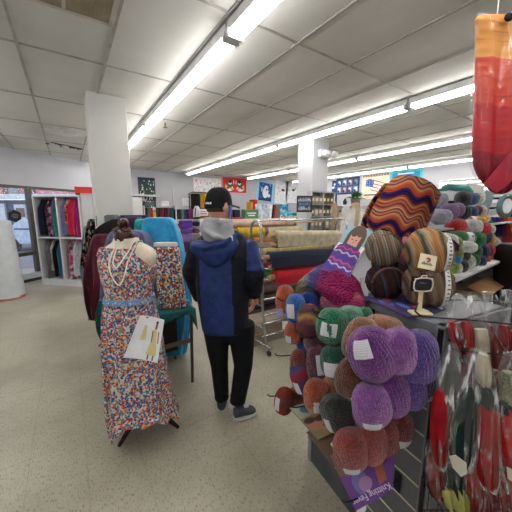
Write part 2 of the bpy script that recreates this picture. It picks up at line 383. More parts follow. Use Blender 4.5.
p = atZ(67, 132, CZ); v = empty('ceiling_diffuser', 'round white air diffuser in the ceiling left of the column', 'vent', (p.x, p.y, CZ-.008))
MB().lathe([(.02, -.03), (.27, -.012), (.30, 0), (.30, .004), (.02, .004)], 32).build('rim', M('grid_white', (210, 208, 202), .6), v); MB().lathe([(.01, -.05), (.12, -.04), (.15, -.028), (.01, -.02)], 28).build('cone', M('lamp_housing', (212, 212, 210)), v)
p = atZ(65, 146, CZ); b = MB().box((0, 0, -.004), (.62, .22, .012)); rr = random.Random(3)  # dark slab painted as the shaded recess of a torn tile
for k in range(9): b.box((-.28+k*.07, rr.uniform(-.07, .07), -.02), (.05, .08, .02), 1, rz=rr.uniform(0, 1))
b.build('torn_tile', [M('dark_gap', (50, 46, 42), .9), M('grid_white', (210, 208, 202), .6)], label='narrow dark opening of a torn ceiling tile with white scraps behind the round diffuser', cat='ceiling opening', at=(p.x, p.y, CZ-.005), rz=.6, flat=True)
for (x, y), lb in (((165, 125), 'small sprinkler head right of the nearest lit row'), ((371, 163), 'small hanging sprinkler head near the right wall')):
    p = atZ(x, y-3, CZ); e = empty('sprinkler_head', lb, 'sprinkler', (p.x, p.y, CZ), 0, None)
    MB().lathe([(.04, -.012), (.045, -.008), (.045, -.001), (.01, -.001)], 16).build('plate', M('lamp_housing', (212, 212, 210)), e); MB().lathe([(.008, -.07), (.012, -.03), (.01, -.008)], 10).lathe([(.002, -.085), (.03, -.08), (.03, -.072), (.002, -.07)], 14).build('deflector', M('sprink_metal', (90, 88, 84), .4, .6), e)
# emergency light on the column
e = empty('emergency_light', 'white twin-head emergency light high on the middle column', 'light', (4.0, 3.72, 2.62))
MB().box((-.02, -.035, 0), (.26, .07, .13)).build('housing', chan, e, flat=True, bevel=.01)
for sx in (-1, 1):
    h = MB().lathe([(.01, .06), (.05, .05), (.062, 0), (.062, -.012), (.05, -.02), (.01, -.016)], 18, T=Matrix.Translation((sx*.12+.02, -.12, -.01)) @ Matrix.Rotation(-PI/2+.2, 4, 'X') @ Matrix.Rotation(PI, 4, 'X')).build('lamp_head', M('lens_white', (225, 228, 230), .2), e)
# ---------------------------------------------------------------- posters
def poster(name, lab, cat, at, w, h, facing, base, fn, th=.015, tilt=0):
    """facing: 'back' = on the far wall (looks to -Y), 'right' = on the right wall (looks to -X)"""
    b = MB().box((0, 0, 0), (w, th, h)); mats = [base]
    def put(x, z, ww, hh, mat, rot=0, lv=1):
        if mat not in mats: mats.append(mat)
        b.box((x*w, -th/2-.001*lv, z*h), (ww*w, .003, hh*h), mats.index(mat), rot=Matrix.Rotation(rot, 4, 'Y'))
    def blob(x, z, rx, rz_, mat, lv=1):
        if mat not in mats: mats.append(mat)
        n = 14; b.add([(x*w+math.cos(2*PI*i/n)*rx*w, -th/2-.0012*lv-.0005, z*h+math.sin(2*PI*i/n)*rz_*h) for i in range(n)], [tuple(range(n))], mats.index(mat))
    fn(put, blob)
    o = b.build(name, mats, label=lab, cat=cat, at=at, rz=0 if facing == 'back' else -PI/2 if facing == 'right' else facing, flat=True)
    if tilt: o.rotation_euler = (0, tilt, o.rotation_euler.z)
    return o
P_ = lambda n, c: M('ink_'+n, c, .7, var=.05)
wh, nv, rd, gn, gy, bk, yl, lb_, sk, cr, or_ = P_('white', (226, 228, 232)), P_('navy', (28, 44, 84)), P_('red', (190, 30, 34)), P_('green', (48, 92, 66)), P_('grey', (150, 154, 162)), P_('black', (24, 26, 30)), P_('yellow', (220, 176, 60)), P_('lightblue', (150, 196, 224)), P_('skin', (216, 176, 150)), P_('cream', (226, 216, 190)), P_('orange', (214, 96, 44))
blu = P_('blue', (26, 82, 160))
rp = random.Random(5)
def fwall(x0, y0, x1, y1, Y=WY): a = atY(x0, y0, Y); c = atY(x1, y1, Y); return (a+c)/2, abs(c.x-a.x), abs(a.z-c.z)
def rwall(x0, y0, x1, y1, X=WX): a = atX(x0, y0, X); c = atX(x1, y1, X); return (a+c)/2, abs(c.y-a.y), abs(a.z-c.z)
c, w_, h_ = fwall(137.5, 177, 156.5, 213)
def f1(put, blob):
    put(0, 0, .92, .94, P_('pine', (44, 66, 62))); put(0, .46, .94, .07, nv, lv=2)
    for k in range(60): blob(rp.uniform(-.42, .42), rp.uniform(-.42, .42), rp.uniform(.02, .05), rp.uniform(.012, .03), wh if rp.random() < .7 else gn, 3)
    blob(-.2, -.05, .2, .12, wh, 4); put(-.12, .0, .12, .22, P_('brown', (90, 70, 56)), lv=5); blob(-.33, -.08, .05, .025, rd, 6); put(0, -.38, .9, .09, wh, lv=4); blob(.1, -.25, .3, .06, P_('slate', (96, 110, 118)), 5)
poster('christmas_panel', 'dark green winter village panel hanging on the far wall by the left column', 'wall hanging', (c.x, WY-.009, c.z), w_, h_, 'back', nv, f1)
c, w_, h_ = fwall(193, 177, 221, 192.5)
def f2(put, blob):
    for k in range(46):
        m = rp.choice([rd, P_('pink', (220, 130, 140)), gy, nv, rd]); blob(rp.uniform(-.44, .44), rp.uniform(-.4, .4), rp.uniform(.008, .024), rp.uniform(.02, .05), m, 1+k*.02)
poster('doodle_panel', 'white fabric panel with small red and blue doodles on the far wall', 'wall hanging', (c.x, WY-.009, c.z), w_, h_, 'back', wh, f2)
c, w_, h_ = fwall(222.5, 177, 246, 193)
def f3(put, blob):
    for s_ in (-1, 1):
        put(s_*.24, .02, .40, .84, rd, lv=1); blob(s_*.24, -.22, .17, .2, wh, 2); blob(s_*.22, .05, .12, .26, gn, 3); blob(s_*.2, .12, .07, .1, wh, 4); blob(s_*.2, .22, .06, .1, bk, 5); blob(s_*.3, -.2, .06, .08, rd, 5); blob(s_*.12, -.26, .08, .07, yl, 6); blob(s_*.38, -.15, .03, .2, yl, 5); blob(s_*.05, .2, .02, .16, wh, 5)
poster('holiday_panel', 'bright red panel with two winter figures on the far wall', 'wall hanging', (c.x, WY-.009, c.z), w_, h_, 'back', P_('redbase', (204, 26, 30)), f3)
c, w_, h_ = fwall(256.5, 181, 273.5, 202.5)
def f4(put, blob):
    put(0, 0, .76, .86, blu); blob(0, -.02, .17, .28, wh, 2); blob(.03, .2, .1, .12, wh, 3); blob(.06, .12, .05, .04, nv, 4); blob(-.22, .1, .05, .12, lb_, 3); blob(.2, -.15, .1, .08, wh, 3); put(0, -.36, .7, .12, nv, lv=5)
    for k in range(24): blob(rp.uniform(-.35, .35), rp.uniform(-.3, .4), .015, .015, wh, 4)
poster('snow_panel', 'blue snowy panel with a wide light blue border, hung on the far wall', 'wall hanging', (c.x, WY-.010, c.z), w_, h_, 'back', lb_, f4, tilt=.1)
for (q0, q1, q2, q3), lab, tt in (((275, 180, 287, 204), 'white line-drawing panel right of the blue snowy panel', .08), ((286, 181, 297, 203), 'white sketch panel half hidden by the middle column', 0)):
    c, w_, h_ = fwall(q0, q1, q2, q3)
    def f5(put, blob):
        for k in range(22): put(rp.uniform(-.36, .36), rp.uniform(-.4, .4), rp.uniform(.03, .12), .012, rp.choice([bk, gy, gy]), rp.uniform(-1, 1), 1+k*.02)
        blob(.12, .1, .14, .05, bk, 2); blob(-.3+.6*(tt == 0), .16, .05, .03, or_, 3)
    poster('line_drawing_panel', lab, 'wall hanging', (c.x, WY-.010, c.z), w_, h_, 'back', wh, f5, tilt=tt)
c, w_, h_ = rwall(337, 179, 359, 193.5)
def f6(put, blob):
    for i in range(4):
        for j in range(2):
            x, z = -.36+.24*i, .22-.44*j; put(x, z, .2, .38, P_('tile%d' % ((i+j) % 3), [(60, 100, 150), (110, 140, 180), (120, 100, 110)][(i+j) % 3])); blob(x, z, .06, .13, rp.choice([wh, sk, gy]), 2); blob(x-.03, z-.08, .05, .08, nv, 3)
poster('picture_panel', 'navy panel of eight small framed pictures on the right wall', 'wall hanging', (WX-.009, c.y, c.z), w_, h_, 'right', nv, f6)
c, w_, h_ = rwall(332.5, 181, 336.5, 209)
def f6b(put, blob):
    for k in range(16): blob(rp.uniform(-.3, .3), rp.uniform(-.42, .42), .16, .04, rp.choice([blu, lb_, wh, nv]), 1+k*.05)
    blob(.1, .08, .1, .02, or_, 4)
poster('narrow_panel', 'narrow blue and white panel right beside the middle column', 'wall hanging', (WX-.010, c.y, c.z), w_, h_, 'right', nv, f6b)
c, w_, h_ = rwall(363, 175.5, 388, 198)
def f7(put, blob):
    put(0, .45, .96, .08, P_('maroon', (110, 60, 60)))
    for k in range(9): put(-.4+k*.1, .45, .05, .05, cr, 0, 2)
    for k in range(7): put(.02+.02*k, .22-.075*k, .62, .036, rd if k % 2 == 0 else wh, .28, 2+k*.1)
    put(-.2, .14, .3, .27, blu, .12, 4)
    for k in range(9): blob(-.3+.1*(k % 3), .06+.08*(k//3), .018, .014, wh, 5)
    put(0, -.34, .8, .05, P_('maroon', (110, 60, 60))); blob(.3, -.15, .18, .08, wh, 4)
poster('flag_panel', 'cream panel with a waving stars and stripes flag on the right wall', 'wall hanging', (WX-.009, c.y, c.z), w_, h_, 'right', cr, f7)
c, w_, h_ = rwall(391, 172, 421, 193)
def f8(put, blob):
    put(0, 0, .86, .84, P_('teal', (30, 140, 180))); blob(0, .02, .34, .32, blu, 2); blob(0, .02, .22, .22, P_('aqua', (120, 210, 220)), 3); put(0, .36, .5, .06, wh, lv=4)
poster('aqua_panel', 'turquoise bordered panel on the right wall above the striped afghan', 'wall hanging', (WX-.009, c.y, c.z), w_, h_, 'right', P_('aqua2', (70, 190, 205)), f8)
# mirror strip by the right wall
a = atX(440, 181, WX); b_ = atX(478, 181, WX)
e = empty('wall_mirror', 'long mirror on the right wall behind the yarn shelves', 'mirror', (WX-.02, (a.y+1.4)/2, 2.2))
MB().box((0, 0, 0), (.02, a.y-1.4, .5)).build('frame', chan, e, flat=True)
mm = N('mirror_glass'); mm.b.inputs['Metallic'].default_value = 1; mm.b.inputs['Roughness'].default_value = .03; mm.b.inputs['Base Color'].default_value = (.85, .88, .88, 1)
MB().box((-.012, 0, 0), (.006, a.y-1.46, .44)).build('mirror_pane', mm.m, e, flat=True)
# ---------------------------------------------------------------- clothes cubbies, far left
cub0 = Vector((-.66, 7.55, 0)); CR = math.atan2(-.69, .73)
cub = empty('garment_shelf', 'white open garment unit with four hanging bays by the shop window', 'shelf', cub0, CR)
wp = M('white_laminate', (206, 204, 204), .5, var=.02)
def cpx(x, y): r = atP(x, y, cub0, (.69, .73, 0)); v = Matrix.Rotation(-CR, 4, 'Z') @ (r-cub0); return v.x, v.z
x0, zt = cpx(32, 196); x1, _ = cpx(55, 196); x2, zt2 = cpx(78, 196); zt = (zt+zt2)/2; xm = x1; _, zs = cpx(60, 238)
for zz_ in (zt, zs, .12): MB().box(((x0+x2)/2, .21, zz_), (x2-x0-.03 if zz_ < zt else x2-x0+.03, .42, .03)).build('shelf', wp, cub, flat=True)
for xx in (x0, xm, x2): MB().box((xx, .21, zt/2), (.03, .42, zt)).build('side_panel', wp, cub, flat=True)
MB().box(((x0+x2)/2, .01, .055), (x2-x0, .02, .11)).build('kick_board', wp, cub, flat=True)
MB().box(((x0+x2)/2, .43, zt/2), (x2-x0, .012, zt)).build('back_panel', M('back_grey', (150, 148, 150), .7), cub, flat=True)
for zz in (zt-.04, zs-.04): MB().tube([(x0, .2, zz), (x2, .2, zz)], .012).build('hanging_rail', M('chrome', (190, 192, 195), .22, .9), cub)
def garment(name, lab, x, ztop, length, wd, mat, group, y=.05, dep=.3, root=cub0, rz=CR):
    """a garment hung side-on: a narrow pleated drop of cloth"""
    ph = random.uniform(0, 6)
    rings = []
    for k in range(9):
        t = k/8; n = 20; W_ = wd*(.55+.45*min(1, t*3))*(1+.08*math.sin(7*t+ph)); D_ = dep*(.35+.65*min(1, t*4)); row = []
        for i in range(n):
            a = 2*PI*i/n; rr_ = 1+.16*math.sin(5*a+ph+t*1.5)
            row.append((x+.012*math.sin(4*t+ph)+W_/2*math.cos(a)*rr_, y+dep/2+D_/2*math.sin(a)*rr_, ztop-length*t+.012*math.sin(3*a+ph)*(k == 8)))
        rings.append(row)
    e = empty(name, lab, 'garment', root+Matrix.Rotation(rz, 3, 'Z') @ Vector((x, y+dep/2, ztop-length)), rz, group)
    off = Vector((x, y+dep/2, ztop-length)); rings = [[Vector(p)-off for p in r] for r in rings]
    MB().loft(rings).build('cloth', mat, e)
    MB().tube([(0, 0, length-.01), (0, 0, length+.03), (.015, 0, length+.055), (0, 0, length+.075)], .003, 6).build('hanger_hook', M('chrome', (190, 192, 195)), e)
kind = [('navy', (30, 34, 56), None), ('dark', (24, 22, 30), None), ('plumprint', None, specks('plum_print', (52, 24, 40), [(120, 80, 96), (52, 24, 40), (170, 150, 150), (84, 40, 60)], 14)), ('lilac', (128, 112, 150), None), ('jade', (52, 138, 128), None)]
up = zt-.06; lo = zs-.07
G1 = 'clothes in the window shelf'
def gx(px): return cpx(px, 230)[0]
for px, l, w_, mt, nm, lb in ((39, .93, .13, cloth('navy_g', (30, 36, 60)), 'dress', 'navy dress at the left end of the upper left bay'), (43, .93, .1, cloth('black_g', (24, 24, 30)), 'dress', 'black dress between navy and plum print in the upper left bay'), (47.5, .98, .15, kind[2][2], 'dress', 'plum printed dress in the upper left bay'), (51, .95, .08, cloth('lilac_g', (132, 116, 156)), 'blouse', 'lilac garment beside the jade one'), (54, 1.04, .09, cloth('jade_g', (56, 142, 132)), 'scarf', 'jade green garment at the right end of the upper left bay')):
    garment(nm, lb, gx(px)-.01, up, l*(up-zs), w_, mt, G1)
for px, l, w_, mt, nm, lb in ((62, .9, .16, cloth('periw', (118, 122, 166)), 'dress', 'periwinkle blue dress in the upper right bay'), (65.5, .6, .07, specks('floral_o', (210, 150, 120), [(190, 90, 60), (230, 200, 170), (160, 60, 60)], 18), 'blouse', 'orange floral blouse in the upper right bay'), (69, .92, .16, cloth('red_g', (204, 30, 60)), 'dress', 'bright red dress in the upper right bay'), (73.5, .94, .11, cloth('pinkred', (196, 44, 110)), 'dress', 'rose pink dress left of the magenta one'), (77, 1.08, .14, cloth('magenta_g', (186, 44, 130)), 'dress', 'long magenta dress at the right end of the upper right bay')):
    garment(nm, lb, gx(px)-.02, up, l*(up-zs), w_, mt, G1)
for px, l, w_, mt, nm, lb in ((45, 1.1, .12, cloth('grey_g', (110, 108, 116)), 'coat', 'grey coat hanging at the left edge of the lower left bay'), (50, .8, .1, cloth('cream_g', (196, 190, 176)), 'dress', 'cream dress in the lower left bay'), (53, .95, .08, cloth('black_g', (24, 24, 30)), 'dress', 'black dress in the lower left bay'), (58, .93, .19, cloth('petrol', (24, 92, 116)), 'dress', 'petrol blue dress in the lower left bay')):
    garment(nm, lb, cpx(px, 262)[0]-.01, lo, l*(lo-.16), w_, mt, G1)
for px, l, w_, mt, nm, lb in ((67.5, 1.05, .11, specks('pink_print', (196, 110, 140), [(220, 190, 200), (60, 90, 90), (180, 70, 110), (196, 110, 140)], 16), 'dress', 'pink floral dress in the lower right bay'), (73, .92, .17, cloth('white_g', (208, 206, 214)), 'dress', 'white dress in the lower right bay'), (78, .95, .08, cloth('white_h', (198, 196, 202)), 'blouse', 'narrow white blouse left of the pink scarf'), (82, 1.05, .1, cloth('blush', (206, 160, 152)), 'scarf', 'blush pink scarf at the right end of the lower right bay')):
    garment(nm, lb, cpx(px, 262)[0]-.01, lo, l*(lo-.16), w_, mt, G1)
# white panels right of the cubbies and red tape banner
x3, _ = cpx(79.5, 200); x4, _ = cpx(91, 200); x5, _ = cpx(98, 200)
for a, b, lab in ((x3, x4, 'white cupboard panel next to the garment shelf'), (x4+.01, x5+.25, 'white tall board beside the left column')):
    o = MB().box(((a+b)/2, .18, (zt+.05)/2), (b-a, .3, zt+.05)).box(((a+b)/2, .025, zt*.6), ((b-a)*.5, .008, .3), 1).build('cupboard', [wp, M('paper', (222, 222, 224), .7)], label=lab, cat='cupboard', at=(0, 0, 0), flat=True, bevel=.004)
    o.location = cub0; o.rotation_euler = (0, 0, CR)
a, z1 = cpx(75, 187.5); b, z0 = cpx(94.5, 193.5)
bn = MB().sheet(lambda u, v: (a+(b-a)*u, -.02+.01*math.sin(6*u), z0+(z1-z0)*v+.02*(1-u)), 12, 3, 0, .004).build('banner', M('red_banner', (214, 52, 40), .6), label='red strip banner above the white boards', cat='banner'); bn.location = cub0; bn.rotation_euler = (0, 0, CR)
# tall wrapped bolt
p = atZ(8, 298, 0); e = empty('fabric_roll', 'tall white wrapped fabric roll standing by the shop door', 'fabric roll', p)
rings = []
for k in range(12):
    t = k/11; n = 40; rings.append([((.34-.07*t)*math.cos(2*PI*i/n)*(1+.03*math.sin(5*2*PI*i/n+t*2))-.08, (.24-.05*t)*math.sin(2*PI*i/n)*(1+.03*math.sin(3*2*PI*i/n)), .05+1.36*t+.02*math.sin(2*PI*i/n*2)) for i in range(n)])
MB().loft(rings).build('wrap', M('white_cloth', (196, 200, 204), .7, var=.03), e)
MB().lathe([(.01, 0), (.30, 0), (.30, .05), (.01, .05)], 32, c=(-.08, 0, 0), sq=(1.12, .8)).build('base', M('orange_wood', (176, 108, 66), .6), e)
p = atZ(-28, 303, 0)
MB().box((0, 0, .45), (.3, .3, .9)).build('bolt_stack', cloth('teal_far', (60, 118, 116)), label='teal cloth bundle at the left edge of the picture', cat='fabric', at=p, rz=RZ, bevel=.05)
# =====================================================================  MIDDLE OF THE SHOP
def rows_loft(mb, rows, d, ths, pleats=0, amp=0.0, sq=2.4, n=40, root=None, yoff=0, m=0, ph=0.0, sub=3, grow=0.0):
    """rows: (py, pxL, pxR[, d]) outlines surveyed at depth d -> closed soft body, local to root (heading RZ)"""
    K = []
    for k, r in enumerate(rows):
        dd = r[3] if len(r) > 3 else d
        a = loc(root, atD(r[1], r[0], dd)); b = loc(root, atD(r[2], r[0], dd)); t = ths[k] if isinstance(ths, (list, tuple)) else ths
        K.append(((a.x+b.x)/2, (b.x-a.x)/2+grow, (a.z+b.z)/2, t/2+grow, (a.y+b.y)/2))
    K2 = []
    for k in range(len(K)-1):
        for j in range(sub):
            t = j/sub; p0 = K[max(k-1, 0)]; p1 = K[k]; p2 = K[k+1]; p3 = K[min(k+2, len(K)-1)]
            K2.append(tuple(.5*((2*p1[i])+(-p0[i]+p2[i])*t+(2*p0[i]-5*p1[i]+4*p2[i]-p3[i])*t*t+(-p0[i]+3*p1[i]-3*p2[i]+p3[i])*t**3) for i in range(5)))
    K2.append(K[-1]); rings = []; zt = K2[0][2]; zb = K2[-1][2]
    for cx, hw, z, ht, cy in K2:
        f = min(1, 1.5*abs(zt-z)/max(1e-6, abs(zt-zb))+.08); row = []
        for i in range(n):
            a = 2*PI*i/n; c_, s_ = math.cos(a), math.sin(a)
            q = 1+amp*f*(math.sin(pleats*a+ph+2*f)+.6*math.sin((pleats+4)*a-3*f+ph))
            row.append(Vector((cx+hw*abs(c_)**(2/sq)*(1 if c_ > 0 else -1)*q, yoff-(amp*.45*f*(math.sin(c_*8+ph+(zt-z)*3)+.5*math.sin(c_*17+ph*2-(zt-z)*4)) if s_ < 0 else 0)+cy+ht*abs(s_)**(2/sq)*(1 if s_ > 0 else -1)*q*(1+amp*2*f*math.sin(pleats*a*1.0+ph)), z)))
        rings.append(row)
    mb.loft(rings, m); return mb
def drape(name, label, cat, rows, d, th, mat, pleats=0, amp=0.0, group=None, sq=2.6, floorz=None, ph=0.0, kind=None):
    r = rows[-1]; p = (atD(r[1], r[0], d)+atD(r[2], r[0], d))/2
    if floorz is not None: p.z = floorz
    if not isinstance(th, (list, tuple)): th = [th*.7]+[th]*(len(rows)-1)
    mb = rows_loft(MB(), rows, d, th, pleats, amp*1.5, sq+1.2, n=64, root=p, ph=ph)
    return mb.build(name, mat, label=label, cat=cat, group=group, at=p, rz=RZ, kind=kind)
lam = wp
# ---- far wall shelving with bolts
def bolt(lab, x, z, w, h, mat, Y, group, dep=.3, lean=0, name='fabric_bolt', cat='fabric bolt'):
    T = Matrix.Rotation(lean, 4, 'Y')
    b = MB().box((0, 0, h/2), (w, dep, h), T=T); b.box((0, 0, h+.004), (w*.35, dep*.8, .008), 1, T=T)
    return b.build(name, [mat, M('cardboard', (170, 140, 104), .85)], label=lab, cat=cat, group=group, at=(x, Y, z), flat=True, bevel=min(.012, w*.3))
def shelfunit(lab, x0, x1, Y, dep, levels, ztop, name='display_shelf', mats=None):
    e = empty(name, lab, 'shelf', ((x0+x1)/2, Y+dep/2, 0)); w = x1-x0
    for sx in (-1, 1): MB().box((sx*w/2, 0, ztop/2), (.03, dep, ztop)).build('side_panel', lam, e, flat=True)
    for z in levels: MB().box((0, 0, z), (w-.03, dep, .03)).build('shelf', lam, e, flat=True)
    return e
YB = 9.25
a = atY(145, 220, YB); b = atY(178, 220, YB); zA = a.z-.05
c2 = atY(216, 218, YB)
shelfunit('white low shelf unit of upright bolts under the christmas panel', a.x, b.x-.05, YB, .4, (.3, .8, zA), zA+.5)
shelfunit('white shelf unit with purple fabric beside the cap of the shopper', b.x, c2.x+.5, YB, .4, (.35, .8, c2.z-.05), c2.z-.02)
cols = [((34, 30, 40), 'black'), ((96, 84, 60), 'olive'), ((150, 30, 50), 'crimson'), ((214, 180, 50), 'yellow'), ((60, 24, 36), 'dark plum'), ((120, 24, 40), 'wine'), ((80, 20, 40), 'maroon'), ((90, 60, 70), 'dusty plum'), ((30, 80, 84), 'deep teal')]
def cl(c): return cloth('cl_%d_%d_%d' % tuple(c), c)
xs = [146.5, 149.5, 152, 155, 159, 162.5, 166, 169, 172.5]
for (c, nm), px in zip(cols, xs):
    p = atY(px, 215, YB); h = .30 if px > 153 and px < 157 else .42
    bolt('%s bolt standing on the low shelf left of the purple shelf' % nm, p.x, zA+.015, .085, h, cl(c), YB+.18, 'bolts on the low far shelf', lean=.08 if px > 157 else 0)
c2z = c2.z-.035
for px, c, nm in ((177, (30, 26, 34), 'black'), (180, (50, 40, 44), 'charcoal'), (183, (90, 130, 90), 'sage green'), (185.5, (30, 50, 110), 'royal blue'), (188, (30, 30, 60), 'ink blue'), (190.5, (160, 30, 90), 'magenta'), (193.5, (100, 60, 100), 'violet')):
    p = atY(px, 213, YB); bolt('%s bolt in the upright row above the purple fabric' % nm, p.x, c2z, .095, .34, cl(c), YB+.18, 'bolts above the purple fabric')
for k, (y0, y1, c, nm) in enumerate(((220, 228, (84, 44, 150), 'deep purple'), (229, 233, (100, 60, 150), 'violet'), (234, 241, (128, 90, 156), 'lavender'), (242, 252, (66, 30, 80), 'dark purple'))):
    p0 = atY(181, y0, YB-.1); p1 = atY(193, y1, YB-.1)
    MB().box(((0), 0, (p0.z-p1.z)/2), (p1.x-p0.x, .3, (p0.z-p1.z)*.92)).build('folded_fabric', cl(c), label='%s folded fabric in the pile left of the shopper\'s cap' % nm, cat='fabric', group='purple folded fabrics', at=((p0.x+p1.x)/2, YB-.1+.15, p1.z), bevel=.03)
for k, (px, py, c, nm) in enumerate(((178.5, 226, (150, 40, 60), 'red'), (178.5, 231, (210, 200, 190), 'white'), (178, 236, (180, 60, 50), 'brick'), (179, 243, (140, 30, 60), 'crimson'), (197.5, 224, (40, 20, 60), 'indigo'), (197.5, 231, (120, 60, 90), 'mauve'))):
    p = atY(px, py, YB-.05); MB().tube([(0, 0, 0), (0, .3, 0)], .085, 14).build('ribbon_roll', cl(c), label='small %s roll on the shelves %s the purple pile' % (nm, 'left of' if px < 190 else 'right of'), cat='roll', at=(p.x, YB-.05, p.z))
for px, c, nm in ((194.5, (20, 18, 22), 'black'), (198, (26, 22, 24), 'jet black'), (203, (184, 130, 36), 'ochre'), (206.5, (214, 174, 40), 'golden'), (210, (226, 196, 50), 'bright yellow'), (213.5, (220, 180, 30), 'mustard')):
    p = atY(px, 193.5, YB+.1); bolt('%s long bolt propped high behind the shopper\'s cap' % nm, p.x, c2.z-.03, .16, p.z-c2.z+.03, cl(c), YB+.2, 'tall bolts high on the far wall', dep=.12)
p = atY(190, 194, YB+.1); MB().tube([(0, 0, -.9), (0, 0, 0), (.12, 0, .04), (.9, 0, .03)], .018, 8).build('bent_rail', M('black_metal', (24, 24, 26), .4, .5), label='black bent display arm over the tall bolts', cat='rail', at=(p.x-.05, YB+.05, p.z+.02))
p = atY(202, 212.5, YB-.15); MB().box((0, 0, 0), (.52, .04, .3)).box((0, -.022, 0), (.44, .006, .22), 1).box((0, -.026, .03), (.3, .004, .04), 2).box((0, -.026, -.04), (.34, .004, .05), 2).build('framed_sign', [P_('brownframe', (100, 80, 70)), P_('white', (226, 228, 232)), P_('pinkink', (200, 90, 120))], label='small framed pink and white sign left of the shopper\'s cap', cat='sign', at=p, flat=True)
p = atY(196.5, 212, YB-.1); drape('white_bag', 'white bunched bag left of the framed sign', 'bag', [(206, 195, 198), (210, 194, 200), (217, 193.5, 200)], depth(p), .2, M('white_cloth', (196, 200, 204), .7), 5, .06)
# white shelf bracket on far wall & block below
p = atY(144, 195.5, WY-.2); p0 = atY(128, 195.5, WY-.2); p1 = atY(159, 195.5, WY-.2)
o = MB().box((0, 0, 0), (p1.x-p0.x, .3, .05)).box((.28, .1, -.06), (.03, .08, .1)).build('wall_shelf', lam, label='white wall shelf across the lower corner of the christmas panel', cat='shelf', at=((p0.x+p1.x)/2, WY-.15, p.z), flat=True)
p0 = atY(128, 197, WY-.5); p1 = atY(143.5, 228, WY-.5); MB().box((0, 0, p0.z/2), (p1.x-p0.x, .3, p0.z)).build('white_cabinet', lam, label='plain white cabinet end right beside the left column', cat='cabinet', at=((p0.x+p1.x)/2, WY-.4, 0), flat=True)
for (x0, y0, x1, y1), lb in (((161, 201, 169, 206), 'left of the two blank papers on the far wall'), ((182, 198, 196, 206), 'right of the two blank papers on the far wall')):
    c, w_, h_ = fwall(x0, y0, x1, y1); MB().box((0, 0, 0), (w_, .006, h_)).build('paper_notice', M('paper', (222, 222, 224)), label=lb, cat='paper', at=(c.x, WY-.004, c.z), flat=True)
for px in (174.5, 205.5):
    p = atY(px, 199, YB+.3); MB().box((0, 0, 0), (.03, .03, 1.0)).build('shelf_upright', lam, label='thin white upright post against the far wall at the %s' % ('left of the tall bolts' if px < 190 else 'tall bolts'), cat='post', at=(p.x, WY-.03, 1.9), flat=True)
# ---- counter with bolts behind the chrome rack (Y 5)
YC = 5.0
def cpt(px, py, Y=YC): return atY(px, py, Y)
a = cpt(217, 219.5); b = cpt(297, 219.5); zc = a.z
e = empty('cutting_counter', 'long white counter with a cream top behind the shopper', 'counter', ((a.x+b.x)/2+.3, YC+.3, 0))
W_ = b.x-a.x+.9
MB().box((0, 0, zc-.02), (W_, .62, .04)).build('counter_top', M('cream_top', (206, 196, 170), .5), e, flat=True, bevel=.004)
for sx in (-1, 0, 1): MB().box((sx*(W_/2-.05), 0, (zc-.04)/2), (.04, .56, zc-.04)).build('side_panel', lam, e, flat=True)
MB().box((0, .27, (zc-.04)/2), (W_-.1, .02, zc-.05)).build('back_panel', M('back_tan', (150, 130, 104), .7), e, flat=True)
def onct(name, lab, cat, px0, px1, pyt, mat, lean=0, dep=.16, group=None, y=.12, bevel=.01, m2=None):
    p0 = cpt(px0, pyt, YC+y); p1 = cpt(px1, pyt, YC+y); h = p0.z-zc; T = Matrix.Rotation(lean, 4, 'Y')
    b = MB().box((0, 0, h/2), (p1.x-p0.x, dep, h), T=T)
    if m2: b.box((0, -dep/2-.002, h*.6), ((p1.x-p0.x)*.7, .004, h*.12), 1, T=T); b.box((0, -dep/2-.002, h*.35), ((p1.x-p0.x)*.5, .004, h*.12), 1, T=T)
    return b.build(name, [mat, m2 or mat], label=lab, cat=cat, group=group, at=((p0.x+p1.x)/2, YC+y+dep/2, zc), bevel=bevel)
onct('sign_box', 'green box sign standing on the cream counter right of the shopper', 'sign', 245, 258, 209.5, P_('signgreen', (84, 120, 84)), m2=P_('white', (226, 228, 232)))
onct('fabric_bolt', 'pale blue printed bolt on the cream counter', 'fabric bolt', 259, 267.5, 204, specks('pale_print', (196, 206, 220), [(170, 184, 210), (214, 220, 230), (150, 160, 200)], 12), group='bolts on the cream counter')
for k, (x0, x1, c, nm, ln_) in enumerate(((269, 271.5, (226, 226, 230), 'white', .14), (271.8, 273.2, (30, 30, 44), 'black', .14), (273.4, 275, (170, 24, 44), 'dark red', .14), (275.2, 279.5, (138, 112, 100), 'taupe', .06))):
    onct('fabric_bolt', '%s bolt leaning on the cream counter left of the aqua print' % nm, 'fabric bolt', x0, x1, 204.5, cl(c), ln_, group='leaning bolts on the cream counter')
onct('fabric_bolt', 'aqua printed fabric hanging beside the middle column', 'fabric bolt', 280.5, 288.5, 204, specks('aqua_print', (60, 160, 200), [(120, 200, 220), (40, 130, 180), (170, 220, 230), (60, 160, 200)], 16), dep=.2)
onct('fabric_bolt', 'lighter aqua print folded lower beside the middle column', 'fabric bolt', 288.7, 293, 211, specks('aqua_print2', (90, 180, 210), [(150, 210, 226), (60, 150, 190)], 16), dep=.2)
onct('folded_fabric', 'emerald green folded fabric beside the middle column', 'fabric', 291, 297, 213, cl((20, 130, 90)), y=.4)
for x0, x1, yt, c, nm in ((224, 228, 211, (34, 40, 56), 'dark navy'), (228.5, 233, 208.5, (40, 60, 100), 'slate blue'), (233.5, 241, 209.5, (24, 34, 60), 'navy')):
    onct('folded_fabric', '%s folded fabric on the counter behind the blue mask' % nm, 'fabric', x0, x1, yt, cl(c), group='navy folded fabrics', bevel=.03)
onct('folded_fabric', 'flat red fabric strip on the counter behind the shopper', 'fabric', 229, 243.5, 217.5, cl((170, 36, 40)), y=.02, dep=.1)
